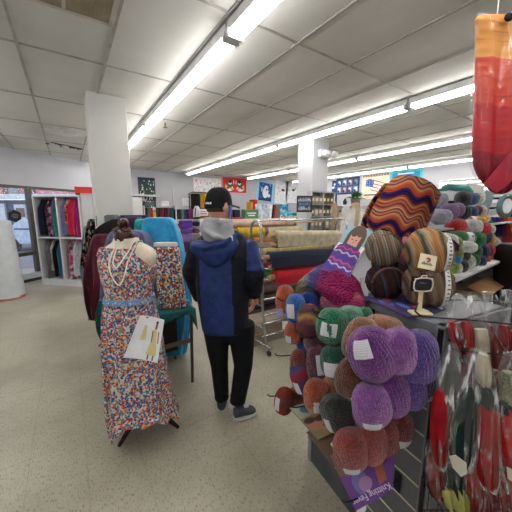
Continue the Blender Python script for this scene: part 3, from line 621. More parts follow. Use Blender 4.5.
for x0, x1, yt, c, nm in ((250, 252.4, 202, (200, 150, 40), 'yellow'), (253, 256.6, 199.5, (200, 30, 40), 'red')):
    p0 = atY(x0, yt, 8.8); p1 = atY(x1, 218, 8.8); bolt('%s bolt low on the far wall left of the blue snowy panel' % nm, (p0.x+p1.x)/2, 0, p1.x-p0.x, p0.z, cl(c), 8.9, 'bolts under the blue snowy panel')
p0 = atY(253, 197, 9.4); p1 = atY(297, 197, 9.4)
# ---- second roll rack, Y 3.0 : rolls lying along X
chrome = M('chrome', (190, 192, 195), .22, .9); core = M('cardboard', (170, 140, 104), .85)
def roll(lab, x0, x1, Y, z, r, c, group, dz=0, name='fabric_roll', flap=False, rough=.85, cx=None, mat=None):
    e = empty(name, lab, 'fabric roll', ((x0+x1)/2, Y, z), 0, group); L = (x1-x0)/2; s_ = dz/2
    cc = mat or cl(c); n = 20
    rings = []
    for k in range(9):
        t = -1+2*k/8; rings.append([Vector((L*t, math.cos(2*PI*i/n)*r*(1+.03*math.sin(3*t+2*2*PI*i/n)), s_*t+math.sin(2*PI*i/n)*r*(1+.02*math.sin(5*t)))) for i in range(n)])
    mb = MB().loft(rings)
    if flap: mb.sheet(lambda u, v: (L*(-1+2*u), -r-.004-.004*math.sin(9*u), s_*(-1+2*u)+.02*0+r*.1-v*flap+.004*math.sin(7*u)), 14, 4, 0, .004)
    mb.build('cloth', cc, e)
    MB().tube([(-L-.07, 0, -s_), (-L+.01, 0, -s_)], r*.42 if r > .05 else r*.6, 14).build('core', core, e)
    return e
G2 = 'fabric rolls stacked behind the chrome rack'
Y2 = 3.02
for (pa, pb, py, r, c, nm) in ((232, 292, 224.5, .042, (200, 166, 146), 'peach'), (266, 300, 232, .07, (186, 174, 140), 'beige'), (254, 264, 233, .06, (120, 100, 62), 'brown'), (236, 251.5, 233, .075, (206, 168, 30), 'bright yellow'), (252, 280, 240, .045, (206, 140, 60), 'orange'), (254, 300, 245.5, .05, (150, 126, 110), 'taupe'), (256, 342, 252, .06, (190, 172, 112), 'straw yellow'), (256, 300, 258.5, .05, (176, 140, 84), 'tan'), (256, 300, 266, .07, (130, 20, 36), 'dark red'), (256, 300, 275, .05, (36, 104, 44), 'leaf green'), (250, 300, 283, .06, (140, 112, 90), 'brown paper'), (248, 300, 292, .07, (104, 88, 78), 'dull brown'), (246, 300, 303, .08, (84, 70, 64), 'dark brown'), (246, 300, 315, .08, (70, 60, 58), 'umber')):
    p0 = atY(pa, py, Y2); p1 = atY(pb, py, Y2); roll('%s fabric roll lying in the wide rack behind the chrome rack' % nm, p0.x, max(p1.x, p0.x+.4), Y2, p0.z if py > 240 else p0.z, r, c, G2)
e = empty('roll_shelf', 'wide dark frame shelving of fabric rolls behind the chrome rack', 'rack', (2.6, 3.2, 0))
x0 = atY(256, 260, 3.12).x-2.6
for x in (x0-.25, 0.9):
    for y in (.0, .35): MB().box((x, y, .72), (.03, .03, 1.44)).build('post', M('grey_metal', (120, 120, 122), .4, .5), e, flat=True)
for z in (.12, .5, .85, 1.18, 1.42):
    MB().box(((x0-.25+.9)/2, .175, z), (1.15-x0, .35, .015)).build('shelf', M('shelf_tan', (150, 130, 106), .7), e, flat=True)
for (px, py, w_, h_, c, nm) in ((262, 297, .45, .3, (112, 92, 76), 'upper'), (262, 318, .5, .32, (92, 78, 70), 'lower')):
    pass
p = atZ(300, 318, .0)
MB().box((0, 0, .14), (.9, .3, .28)).box((0, -.151, .14), (.9, .004, .02), 1).build('carton', [M('cardboard_pale', (150, 136, 120), .85), core], label='long pale carton on the floor behind the chrome rack', cat='box', at=(2.15, 2.72, 0), flat=True, bevel=.005)
# ---- chrome roll rack
YR = 2.42
rk = empty('rolling_rack', 'chrome fabric rack on casters holding the magenta navy and red rolls', 'rack', (2.35, YR+.12, 0))
def rx(px, py, Y=YR): v = atY(px, py, Y); return v.x-2.35, v.z
xl, zr = rx(261, 222); xr, _ = rx(347, 222)
cst = atZ(271, 346, .05); bk_ = atZ(252, 322, .08)
for nm, X_ in (('left', xl), ('right', xr)):
    pts = [(X_+.05, -.16, .09), (X_+.02, -.13, .5), (X_, -.12, zr-.08), (X_, -.10, zr-.02), (X_, -.06, zr+.01), (X_, 0.0, zr+.01), (X_, .05, zr-.02), (X_, .07, zr-.08), (X_, .10, .9), (X_+.0, .42, .09)]
    MB().tube(pts, .014, 10).build('end_frame', chrome, rk)
    MB().tube([(X_+.05, -.26, .09), (X_, .46, .09)], .013, 8).build('foot_rail', chrome, rk)
    for z, y0, y1 in ((.3, -.14, .32), (.55, -.13, .24), (.8, -.125, .14)): MB().tube([(X_+.02, y0, z), (X_+.01, y1, z)], .009, 8).build('rung', chrome, rk)
    for y in (-.24, .44):
        k_ = MB().tube([(X_+.03, y, .09), (X_+.03, y, .045)], .008, 8).build('caster_stem', chrome, rk)
        MB().lathe([(.002, -.012), (.03, -.012), (.034, 0), (.03, .012), (.002, .012)], 16, T=Matrix.Translation((X_+.03, y, .034)) @ Matrix.Rotation(PI/2, 4, 'Y')).build('wheel', M('black_rubber', (26, 26, 28), .6), k_)
for z, y in ((zr+.01, 0), (.62, -.13), (.44, -.135), (.34, -.14), (.2, -.15)): MB().tube([(xl, y, z), (xr, y, z)], .011, 8).build('long_rail', chrome, rk)
x_, z_ = rx(297, 220); MB().tube([(x_-.16, 0, zr+.01), (x_-.15, 0, zr+.05), (x_+.1, 0, zr+.05), (x_+.12, 0, zr+.01)], .007, 8).build('handle', chrome, rk)
for (pa, pb, pya, pyb, r, c, nm, fl) in ((274.5, 338, 235.5, 234.5, .05, (190, 176, 148), 'cream', .12), (276, 342, 245, 240.5, .032, (150, 20, 96), 'magenta', 0), (268.5, 335, 257, 252.5, .055, (26, 34, 60), 'navy', .11), (274.5, 333, 266.5, 264.5, .04, (120, 14, 36), 'dark red', 0), (274, 332, 277, 269, .07, (196, 14, 40), 'bright red', .09)):
    p0 = atY(pa, pya, YR-.17); p1 = atY(pb, pyb, YR-.17)
    roll('%s fabric roll hung across the front of the chrome rack' % nm, p0.x, p1.x, YR-.17, (p0.z+p1.z)/2, r, c, None, p1.z-p0.z, flap=fl)
for py in (235.5, 245, 257, 266.5, 277):
    a, z = rx(268, py); MB().tube([(xl, -.12, z), (xl+.03, -.29+.12*0, z), (xl+.14, -.29, z)], .007, 6).build('holder_arm', chrome, rk)
# ---- sign and button display by the column
e = empty('letter_board', 'dark framed sign hung on the middle column', 'sign', atD(304.5, 204, 4.2), RZ)
pc = e.location; 
def lw(px, py, d): v = loc(pc, atD(px, py, d)); return v
a = lw(297, 195.5, 4.2); b = lw(312, 212, 4.2); w_, h_ = b.x-a.x, a.z-b.z
MB().box((0, 0, 0), (w_, .03, h_)).build('frame', P_('charcoal', (46, 48, 54)), e, flat=True, bevel=.004)
MB().box((0, -.016, 0), (w_*.86, .004, h_*.82)).build('board', P_('slate_b', (72, 80, 92)), e, flat=True)
def text(s_, name, parent, size, at, rot=(PI/2, 0, 0), mat=None, ext=.0006):
    c_ = bpy.data.curves.new(name, 'FONT'); c_.body = s_; c_.size = size; c_.align_x = 'CENTER'; c_.align_y = 'CENTER'; c_.extrude = ext; c_.materials.append(mat)
    tmp = bpy.data.objects.new(name, c_); C.objects.link(tmp); dg = bpy.context.evaluated_depsgraph_get(); dg.update()
    me = bpy.data.meshes.new_from_object(tmp.evaluated_get(dg)); bpy.data.objects.remove(tmp); me.name = name
    o = bpy.data.objects.new(name, me); C.objects.link(o); o.location = at; o.rotation_euler = rot
    if parent: o.parent = parent
    return o
whi = M('letter_white', (226, 230, 236), .5)
m = MB(); m2 = MB(); m3 = MB(); rs_ = random.Random(4)
for zz, hh, ww, mm in ((.062, .05, .19, m), (.0, .04, .16, m2), (-.062, .055, .17, m3)):
    x = -ww/2
    while x < ww/2:
        l_ = rs_.uniform(.008, .014); k_ = rs_.random()
        mm.tube([(x, -.021, zz-hh/2), (x+rs_.uniform(-.004, .006), -.021, zz+hh*(.5 if k_ > .4 else .1))], .0035, 6)
        if k_ > .3: mm.tube([(x, -.021, zz+rs_.uniform(-.015, .015)), (x+l_*.8, -.021, zz+rs_.uniform(-.015, .015))], .003, 6)
        x += l_+.005
m.build('white_lettering', whi, e); m3.build('white_lettering', whi, e); m2.build('blue_lettering', M('letter_blue', (120, 150, 210), .5), e)
e = empty('button_display', 'glass fronted rack of button cards against the middle column', 'display', (4.02, 3.60, 0))
a = atY(312, 191, 3.52); b = atY(333, 226, 3.52); w_ = b.x-a.x; zt_ = a.z; xo = (a.x+b.x)/2-4.02
for sx in (-1, 0, 1): MB().box((xo+sx*w_/2, -.04, zt_/2), (.018, .1, zt_)).build('upright', M('pale_metal', (176, 178, 176), .4, .4), e, flat=True)
for k in range(4): MB().box((xo, -.04, zt_-.01-k*.215), (w_, .1, .014)).build('shelf', M('pale_metal', (176, 178, 176)), e, flat=True)
MB().box((xo, .02, zt_-.4), (w_, .01, .8)).build('back_panel', M('dull_green', (126, 128, 108), .7), e, flat=True)
rb = random.Random(11); nn = 0
for k in range(3):
    for j in range(6):
        c_ = rb.choice([((206, 200, 176), 'cream'), ((120, 112, 70), 'olive'), ((70, 70, 50), 'dark olive'), ((170, 160, 150), 'grey')] if j < 5 else [((120, 150, 180), 'pale blue'), ((120, 84, 50), 'brown')])
        MB().box((0, 0, .06), (w_/6*.8, .01, .12)).box((0, -.007, .07), (w_/6*.45, .006, .05), 1).build('button_card', [cl(c_[0]), P_('cream', (226, 216, 190))], label='%s button card in the %s row of the rack on the column' % (c_[1], ['top', 'middle', 'lowest visible'][k]), cat='card', group='button cards on the column rack', at=(a.x+w_/6*(j+.5), 3.54, zt_-.21*(k+1)+.0-.002*k), flat=True)
# ---- cream rolls and boards, plants, shelf by right wall
YP = 4.6
for (x0, x1, yt, c, nm, yb) in ((331.5, 337.5, 203.5, (184, 156, 124), 'tan', 0), (338.5, 348, 212, (206, 190, 158), 'cream', 0), (352, 360, 203, (190, 170, 140), 'beige', .4)):
    d = 4.6+yb; a = atD(x0, yt, d); b = atD(x1, yt, d); r = (b-a).length/2; p = (a+b)/2; zt_ = p.z
    e = empty('fabric_roll', 'upright %s roll right of the middle column' % nm, 'fabric roll', (p.x, p.y, 0), RZ, 'upright rolls by the middle column')
    MB().tube([(0, 0, 0), (0, 0, zt_*.5), (0, 0, zt_)], [r, r*1.02, r], 24).build('cloth', cl(c), e); MB().lathe([(r*.3, zt_), (r*.42, zt_), (r*.42, zt_+.012), (r*.3, zt_+.012)], 18).build('core', core, e)
for (x0, x1, yt, lean, nm) in ((341, 354, 208.5, .02, 'left'), (356, 366, 209, .1, 'right')):
    d = 4.35; a = atD(x0, yt, d); b = atD(x1, yt, d); p = (a+b)/2
    MB().box((0, 0, p.z/2), ((b-a).length, .05, p.z), rot=Matrix.Rotation(lean, 4, 'Y')).build('foam_board', M('foam_white', (206, 204, 200), .7), label='%s white board standing behind the photo easel' % nm, cat='board', group='white boards by the middle column', at=(p.x, p.y, 0), rz=RZ, flat=True, bevel=.006)
a = atX(336, 201, 8.2); b = atX(392, 201, 8.2)
shx = empty('display_shelf', 'white shelf unit along the right wall under the flag panel', 'shelf', (8.35, (a.y+b.y)/2, 0))
for z in (.6, 1.2, a.z-.16): MB().box((0, 0, z), (.45, a.y-b.y, .04)).build('shelf', lam, shx, flat=True)
for t in (-1, -.3, .4, 1): MB().box((0, t*(a.y-b.y)/2, (a.z-.16)/2), (.45, .04, a.z-.16)).build('side_panel', lam, shx, flat=True)
MB().box((.22, 0, .8), (.02, a.y-b.y, 1.6)).build('back_panel', lam, shx, flat=True)
k_ = 0
for px, py, c, nm in ((340, 211, (26, 60, 44), 'bottle green'), (344, 211, (30, 30, 36), 'black'), (347, 213, (24, 90, 50), 'green'), (366, 211, (30, 30, 60), 'navy'), (370, 211, (50, 40, 60), 'aubergine'), (374, 211, (30, 44, 90), 'blue'), (378, 212, (24, 24, 34), 'black')):
    p = atX(px, py, 8.1); MB().box((0, 0, .2), (.35, .16, .4)).build('fabric_bolt', cl(c), label='%s bolt in the right wall shelf %s the fern' % (nm, 'below' if px < 350 else 'right of'), cat='fabric bolt', group='bolts in the right wall shelf', at=(8.32, p.y, 1.22), bevel=.02)
def plant(lab, px, py, d, r, col, n=70):
    p = atD(px, py, d); e = empty('potted_plant', lab, 'plant', p, 0); rr_ = random.Random(px)
    MB().lathe([(.01, 0), (r*.35, 0), (r*.45, r*.5), (r*.4, r*.5), (.01, r*.42)], 18).build('pot', M('pot_clay', (120, 100, 84), .8), e)
    m = MB()
    for k in range(n):
        a = rr_.uniform(0, 2*PI); el = rr_.uniform(.1, 1.3); L = r*rr_.uniform(.7, 1.2); q = Vector((math.cos(a)*math.cos(el), math.sin(a)*math.cos(el), math.sin(el))); s_ = q.cross(Vector((0, 0, 1))).normalized()*r*.12
        b0 = Vector((0, 0, r*.45)); mid = b0+q*L*.6; tip = b0+q*L-Vector((0, 0, L*.25)); m.add([b0, mid-s_, tip, mid+s_, mid+Vector((0, 0, r*.04))], [(0, 1, 4), (1, 2, 4), (2, 3, 4), (3, 0, 4)])
    m.build('foliage', M(col, (60, 96, 60), .6) if col == 'leaf_a' else M(col, (50, 74, 66), .6), e, flat=True)
ztop = a.z-.14
p = atX(356, 200, 8.25); plant('green fern on top of the right wall shelf under the photo panel', 355.5, 201.5, depth(atX(355.5, 201.5, 8.25)), .38, 'leaf_a')
for o in bpy.data.objects:
    if o.get('category') == 'plant': o.location.z = ztop
p = atX(345, 199, 8.3); MB().lathe([(.01, 0), (.06, 0), (.07, .12), (.03, .18), (.03, .22), (.01, .22)], 16).build('dark_vase', P_('black', (24, 26, 30)), label='small dark vase on the right wall shelf left of the fern', cat='vase', at=(8.3, p.y, ztop))
# ---------------------------------------------------------------- fabric table behind the dress form
TZ = .72
cr_ = Vector((.87, 2.30, 0)); TW = .66; TD = .56
tb = empty('display_table', 'fabric table under a teal cloth behind the dress form', 'table', (cr_.x-TW/2, cr_.y+TD/2, 0))
dk = M('table_metal', (92, 84, 74), .4, .5)
MB().box((0, 0, TZ-.02), (TW, TD, .035)).build('tabletop', M('table_top', (70, 60, 50), .6), tb, flat=True, bevel=.004)
for sx in (-1, 1):
    for sy in (-1, 1): MB().tube([(sx*(TW/2-.02), sy*(TD/2-.02), TZ-.03), (sx*(TW/2-.03), sy*(TD/2-.03), 0)], .014, 10).build('leg', dk, tb)
MB().box((0, -TD/2+.03, .42), (TW-.06, .02, .035)).build('cross_rail', M('rail_wood', (96, 84, 66), .6), tb, flat=True)
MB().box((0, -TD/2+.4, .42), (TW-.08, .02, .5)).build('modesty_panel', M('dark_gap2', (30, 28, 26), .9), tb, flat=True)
teal = cloth('teal_cloth', (22, 96, 96), (16, 74, 76))
def tcloth():
    pts = []; w, d = TW/2+.012, TD/2+.012; per = []
    N_ = 96
    for i in range(N_):
        t = i/N_*4; s = int(t); f = t-s
        per.append([(-w+2*w*f, -d), (w, -d+2*d*f), (w-2*w*f, d), (-w, d-2*d*f)][s])
    def drop(i):
        t = i/N_*4; s = int(t)
        base = {0: .07+.05*math.sin((t-s)*PI*1.4+.4), 1: .1+.1*max(0, 1-(t-s)*3), 2: .12, 3: .16+.10*(t-s)}[s]
        if s == 0 and t-s > .9: base += .12*(t-s-.9)/.1
        if s == 0 and t-s < .3: base += .1
        return base
    rings = []
    for k in range(6):
        rings.append([(per[i][0]*(1+.03*k/5)*(1+.012*math.sin(i*1.3)*k/5), per[i][1]*(1+.012*k/5)+.010*math.sin(i*.9)*k/5*(-1), TZ+.008-drop(i)*(k/5)) for i in range(N_)])
    m = MB(); m.loft(rings, caps=False); m.add(rings[0], [tuple(range(N_))]); return m
tc = tcloth().build('tablecloth', teal, label='teal cloth spread over the fabric table', cat='tablecloth', at=tb.location)
so = tc.modifiers.new('thick', 'SOLIDIFY'); so.thickness = .004
flor = specks('ditsy_floral', (180, 182, 180), [(176, 62, 44), (48, 84, 136), (190, 146, 58), (190, 188, 178), (58, 108, 144), (160, 50, 50), (194, 192, 186), (44, 64, 108), (104, 130, 124), (192, 106, 66)], 88, .72)
flor2 = specks('ditsy_floral_b', (196, 198, 196), [(176, 56, 40), (42, 82, 132), (196, 150, 60), (206, 206, 198), (150, 40, 44), (40, 60, 100), (96, 126, 110)], 64, .72)
# floral bolt standing on the table
d0 = 2.42; a = atD(154, 250, d0); b = atD(186.5, 311, d0)
p = (atD(158, 312, d0)+atD(186, 311, d0))/2
fb = empty('fabric_bolt', 'floral print bolt standing on the teal cloth right of the dress form', 'fabric bolt', (p.x, p.y, TZ+.012), RZ)
l0 = loc(fb.location, atD(153.5, 247, d0)); l1 = loc(fb.location, atD(178, 246, d0)); l2 = loc(fb.location, atD(161.5, 313, d0)); l3 = loc(fb.location, atD(186.5, 311, d0)); zt_ = (l0.z+l1.z)/2
MB().hexa([(l2.x, -.07, 0), (l3.x, -.05, 0), (l3.x, .05, 0), (l2.x, .04, 0)], [(l0.x, -.045, zt_), (l1.x, -.035, zt_), (l1.x, .05, zt_), (l0.x, .05, zt_)]).build('cloth', flor2, fb, bevel=.02, sub=0)
MB().hexa([(l0.x+.01, -.03, zt_+.002), (l1.x-.01, -.025, zt_+.002), (l1.x-.01, .045, zt_+.002), (l0.x+.01, .045, zt_+.002)], [(l0.x+.012, -.03, zt_+.035), (l1.x-.012, -.02, zt_+.035), (l1.x-.012, .04, zt_+.035), (l0.x+.012, .04, zt_+.035)]).build('board_end', M('bolt_board', (190, 192, 190), .7), fb, flat=True, bevel=.004)
sky = cloth('sky_satin', (34, 148, 196), (20, 120, 172), rough=.5)
drape('draped_fabric', 'bright sky blue cloth draped over a tall display on the teal table', 'fabric', [(217.5, 149, 169), (219, 145.5, 173), (226, 143, 177), (240, 142, 181.5), (262, 144, 185), (285, 148, 189), (311, 160, 191.5), (352, 166, 186)], 2.88, [.17, .19, .2, .22, .22, .22, .2, .18], sky, 11, .035)
drape('draped_fabric', 'sky blue cloth tail falling beside the table corner', 'fabric', [(300, 186, 190), (306, 186, 192.5), (309, 186, 193)], 2.5, .05, sky, 3, .05)
drape('draped_fabric', 'turquoise green cloth draped left of the sky blue one', 'fabric', [(219, 139, 145.5), (222, 137, 146), (240, 136.5, 147), (300, 138, 150)], 2.95, .18, cloth('turq', (20, 156, 150)), 7, .05)
drape('draped_fabric', 'dark purple cloth draped behind the dress form cap', 'fabric', [(217, 128, 139), (219, 124, 140), (240, 122, 140), (300, 124, 142)], 3.05, .2, cloth('dkpurple', (56, 34, 66)), 7, .05)
drape('draped_fabric', 'navy cloth edge showing above the purple cloth', 'fabric', [(216.5, 122, 145), (219, 120, 150), (260, 120, 150)], 3.3, .12, cloth('navyedge', (28, 38, 84)), 7, .05)
drape('draped_fabric', 'black cloth sloping down left of the dress form cap', 'fabric', [(219, 114, 123), (224, 104, 130), (230, 97, 134), (236, 96, 134), (300, 100, 134)], 3.15, .2, cloth('blackc', (14, 13, 15)), 7, .03)
drape('folded_fabric', 'grey folded cloth on top of the black cloth', 'fabric', [(214.5, 99, 117), (216, 97.5, 119), (220, 97.5, 119.5), (226, 98, 119)], 3.4, .16, cloth('greyfold', (112, 114, 120)))
drape('garment', 'black floral garment hanging behind the burgundy one', 'garment', [(219, 90, 96.5), (224, 89, 98), (240, 87, 98), (258, 85.5, 95), (266, 86, 94)], 3.75, .14, specks('black_floral', (18, 16, 20), [(18, 16, 20), (150, 90, 70), (18, 16, 20), (90, 110, 90), (24, 20, 24), (170, 150, 140)], 26), 7, .06)
drape('garment', 'pale aqua garment at the left end of the hanging clothes', 'garment', [(226, 86, 89), (232, 85, 89.5), (262, 83.5, 89), (280, 86, 90), (318, 92, 98)], 4.0, .12, cloth('paleaqua', (126, 158, 164)), 7, .06)
drape('garment', 'burgundy garment hanging at the left end of the fabric table', 'garment', [(233.5, 100, 112), (236, 95, 121), (250, 91, 124), (270, 89.5, 122), (290, 90, 120), (311, 93, 116), (318, 95, 106)], 3.1, [.12, .18, .2, .22, .22, .2, .12], cloth('burg', (84, 14, 38), (62, 10, 28)), 9, .06)
drape('garment', 'grey-blue garment hanging behind the floral dress', 'garment', [(230, 118, 136), (233, 111, 146), (246, 107, 152), (275, 106, 155), (300, 105, 158), (318, 104, 122)], 2.72, [.1, .16, .18, .2, .2, .16], cloth('greyblue', (88, 94, 124), (70, 74, 100)), 9, .06)
# small things at table left
drape('draped_fabric', 'teal cloth corner hanging low left of the floral dress', 'fabric', [(300, 99, 110), (312, 97, 110), (326, 99, 110), (337, 103, 110), (345, 106.5, 109)], 2.30, .04, teal, 5, .05)
# clothes rail that carries them
p = (atD(92, 232, 3.3)+atD(150, 229, 3.1))/2
rl = empty('clothes_rail', 'dark clothes rail behind the dress form', 'rack', (p.x-.02, p.y+.12, 0), RZ)
for x in (-.22, .25): MB().tube([(x, 0, 0), (x, 0, 1.34)], .012, 8).build('post', dk, rl)
MB().tube([(-.22, 0, 1.34), (.25, 0, 1.34)], .012, 8).build('rail', dk, rl)
for x in (-.22, .25): MB().tube([(x, -.2, .012), (x, .2, .012)], .012, 8).build('foot', dk, rl)
# =====================================================================  DRESS FORM
dR = Vector((.31, 1.89, 0)); dD = depth(dR)
df = empty('dress_form', 'dress form in a long ditsy floral dress with white bead strands', 'mannequin', dR, RZ)
cream = cloth('form_cream', (214, 204, 182)); wood = M('cherry_wood', (52, 20, 16), .22, var=.2, sc=30)
rows_loft(MB(), [(238, 114, 138), (242, 113, 140), (247, 106, 150), (253, 102, 155.5), (262, 102, 155), (275, 105, 152), (285, 108, 151), (295, 109, 150), (312, 108, 155)], dD, [.11, .12, .15, .18, .21, .22, .2, .19, .22], root=dR, sq=2.2).build('torso', cream, df)
# neck cap and knob
n0 = loc(dR, atD(124.5, 240, dD)); px1 = (atD(134, 235, dD)-atD(115, 235, dD)).length/2
MB().lathe([(.005, 0), (px1*.96, 0), (px1, .008), (px1*.98, .055), (px1*.86, .068), (px1*.35, .07), (px1*.3, .085), (px1*.5, .095), (px1*.55, .115), (px1*.42, .135), (.005, .14)], 32, c=(n0.x, 0, n0.z-.005)).build('neck_cap', wood, df)
for sx in (-1, 1): MB().lathe([(.004, -.004), (.024, -.004), (.027, .0), (.024, .004), (.004, .005)], 20, T=Matrix.Translation((n0.x+sx*.034, -.028, n0.z+.072)) @ Matrix.Rotation(.35, 4, 'X') @ Matrix.Rotation(sx*.25, 4, 'Y')).build('cap_disc', M('cherry_gloss', (70, 34, 28), .15), df)
# dress
dress = MB()
drows = [(247, 105, 147), (252, 102, 152), (259, 100.5, 154), (268, 102, 155), (278, 104.5, 153), (288, 107.5, 151.5), (295, 109, 151), (301, 108, 152), (315, 106.5, 156), (335, 107, 160), (360, 108.5, 164), (385, 110, 168), (405, 111, 172), (418, 112.5, 175), (428, 114.5, 178), (436, 118, 176)]
dth = [.165, .19, .215, .235, .235, .215, .205, .215, .25, .29, .33, .37, .40, .42, .43, .44]
rows_loft(dress, drows, dD, dth, 9, .035, 2.15, 72, root=dR, grow=.007, sub=4)
xs_ = loc(dR, atD(137, 250, dD)).x; zs_ = loc(dR, atD(137, 247, dD)).z
for v in dress.v:
    if v.x > xs_ and v.z > zs_-(v.x-xs_)*1.15: v.z = min(v.z, zs_-(v.x-xs_)*1.15)
# lift the front hem into a shallow arch
zmin = min(v.z for v in dress.v)
hem = loc(dR, atD(143, 421, dD-.18)).z
for v in dress.v:
    if v.z < .30:
        f = (.30-v.z)/(.30-zmin); xx = (v.x+.0)/.2
        v.z += f*max(0, 1-abs((v.x-.05)/.215)**3)*(.20 if v.y < .02 else .08)+f*(.035+.24*max(0, v.x))
do = dress.build('dress', flor, df)
# strap and yoke on her right, side drape over the bust
rows_loft(MB(), [(247, 104, 108), (254, 101.5, 112)], dD, [.13, .165], root=dR, grow=.008).build('shoulder_strap', flor, df)
rows_loft(MB(), [(241, 136.5, 138.5), (246, 136.5, 139.5), (254, 136.5, 140)], dD, [.10, .15, .185], root=dR, grow=.008).build('shoulder_strap', flor, df)
rows_loft(MB(), [(295, 108.3, 151.3), (300, 107.6, 152)], dD, [.215, .222], root=dR, grow=.017, sq=2.15).build('waistband', specks('waist_print', (100, 134, 176), [(70, 110, 160), (176, 190, 206), (190, 160, 70), (120, 150, 186)], 80, .5), df)
pearl = M('pearl', (232, 228, 214), .3)
def strand(pxs, n):
    m = MB(); pts = [loc(dR, atD(x, y, dD-.115)) for x, y in pxs]; P = []
    for i in range(len(pts)-1):
        p0, p1, p2, p3 = pts[max(i-1, 0)], pts[i], pts[i+1], pts[min(i+2, len(pts)-1)]
        for j in range(8):
            t = j/8; P.append(.5*((2*p1)+(p2-p0)*t+(2*p0-5*p1+4*p2-p3)*t*t+(3*p1-p0-3*p2+p3)*t**3))
    P.append(pts[-1]); L = 0; last = P[0]; step = .0085; acc = 0
    out = [P[0]]
    for a, b in zip(P, P[1:]):
        seg = (b-a).length
        while acc+seg >= step: a = a+(b-a).normalized()*(step-acc); out.append(a); seg = (b-a).length; acc = 0
        acc += seg
    for p in out:
        y = -.140 if p.z < 1.30 else -.140+(p.z-1.30)*.75
        m.ell((p.x, min(y, -.06), p.z), (.0048, .0048, .0048), seg=8, ring=6)
    return m
for pts, nm in (([(113, 241), (111.5, 252), (111.5, 268), (116, 279), (120.5, 284), (124, 281), (128, 268), (131, 252), (133.5, 241)], 'long'), ([(114.5, 242), (114, 252), (115, 262), (118, 267), (122, 263), (126.5, 253), (130, 242)], 'short')):
    strand(pts, 0).build('bead_strand', pearl, df)
# pattern envelope
env = empty('pattern_envelope', 'sewing pattern sheet with a pale yellow dress pinned on the floral dress', 'paper', atD(143, 338, dD-.2), RZ)
def ev(x, y, k=0): v = loc(env.location, atD(x, y, dD-.21-k)); return v
q = [ev(140, 315.5), ev(164.5, 320), ev(157.5, 363), ev(123.5, 357.5)]
def qbil(q, u, v, off=0): p = (q[0]*(1-u)+q[1]*u)*(1-v)+(q[3]*(1-u)+q[2]*u)*v; return Vector((p.x, p.y-off+.012*math.sin(PI*u), p.z))
def qpatch(mb, q, u0, v0, u1, v1, off, m, poly=None):
    if poly: mb.add([qbil(q, u, v, off) for u, v in poly], [tuple(range(len(poly)))], m)
    else: mb.sheet(lambda a, b: qbil(q, u0+(u1-u0)*a, v0+(v1-v0)*b, off), 6, 6, m)
m = MB(); m.sheet(lambda u, v: qbil(q, u, v), 10, 6, 0, .002)
ylw = P_('paleyellow', (216, 200, 140)); skn = P_('skin_brown', (140, 84, 60)); bge = P_('cardbeige', (210, 196, 178))
qpatch(m, q, .53, 0, 1, 1, .0012, 2)
qpatch(m, q, 0, 0, 0, 0, .0022, 1, [(.66, .25), (.78, .25), (.82, .45), (.92, .86), (.58, .86), (.66, .5)])
qpatch(m, q, 0, 0, 0, 0, .0024, 3, [(.70, .10), (.78, .10), (.78, .25), (.70, .25)]); qpatch(m, q, 0, 0, 0, 0, .0026, 4, [(.70, .07), (.79, .07), (.79, .12), (.70, .12)])
for u in (.64, .80): qpatch(m, q, 0, 0, 0, 0, .0023, 3, [(u, .86), (u+.045, .86), (u+.045, .98), (u, .98)])
for a, b in (((.62, .30), (.66, .6)), ((.84, .3), (.88, .56))): qpatch(m, q, 0, 0, 0, 0, .0025, 3, [a, (a[0]+.04, a[1]), (b[0]+.04, b[1]), b])
qpatch(m, q, 0, 0, 0, 0, .0022, 1, [(.30, .2), (.40, .2), (.46, .55), (.28, .55)])
for k in range(8): qpatch(m, q, .16, .60+k*.04, .40-.05*(k % 3), .615+k*.04, .002, 5)
for k in range(3): qpatch(m, q, .12, .12+k*.045, .26, .13+k*.045, .002, 5)
m.build('sheet', [P_('white', (226, 228, 232)), ylw, bge, skn, P_('hair_dark', (50, 34, 28)), P_('greyprint', (160, 162, 166))], env)
MB().ell(tuple(qbil(q, .3, .02, .006)), (.006, .004, .006), seg=10, ring=8).build('pin_head', P_('red', (190, 30, 34)), env)
# tripod legs in dark wood
pole_c = .0
MB().tube([(0.02, 0.02, .16), (0.02, 0.02, .95)], .016, 12).build('pole', wood, df)
for px, py, dx in ((119, 446, None), (178.5, 427.5, None), (150, 402, 'back')):
    if dx: f = Vector((.05, .26, .012))
    else: f = loc(dR, atZ(px, py, .012))
    a = Vector((.02, .02, .2)); dirv = (f-a); side = dirv.cross(Vector((0, 0, 1))).normalized()
    pts = [a, a+dirv*.35+Vector((0, 0, .045)), a+dirv*.75+Vector((0, 0, .02)), f]
    MB().tube(pts, [(.011, .018), (.012, .020), (.012, .017), (.010, .012)], 12).build('leg', wood, df)
# =====================================================================  THE SHOPPER
mR = Vector((.925, 1.775, 0)); mD = depth(mR)
man = empty('person', 'person in a navy jacket, black cap and blue mask walking away down the aisle', 'person', mR, RZ)
def ml(px, py, dy=0): v = loc(mR, atD(px, py, mD+dy)); return v
def fuse(mb, name, mats, parent, vox=.011, smooth=6, paint=None, sub=0):
    """one continuous surface out of overlapping volumes"""
    o = mb.build(name, mats[0], None); r = o.modifiers.new('r', 'REMESH'); r.mode = 'VOXEL'; r.voxel_size = vox; r.use_smooth_shade = True
    s_ = o.modifiers.new('s', 'SMOOTH'); s_.iterations = smooth; s_.factor = .5
    dg = bpy.context.evaluated_depsgraph_get(); dg.update(); me = bpy.data.meshes.new_from_object(o.evaluated_get(dg)); o.modifiers.clear(); o.data = me
    me.materials.clear()
    for x in mats: me.materials.append(x)
    for p in me.polygons: p.use_smooth = True; p.material_index = paint(p.center, p.normal) if paint else 0
    me.name = name; o.parent = parent; return o
skin = M('skin', (206, 150, 124), .5, var=.04); 
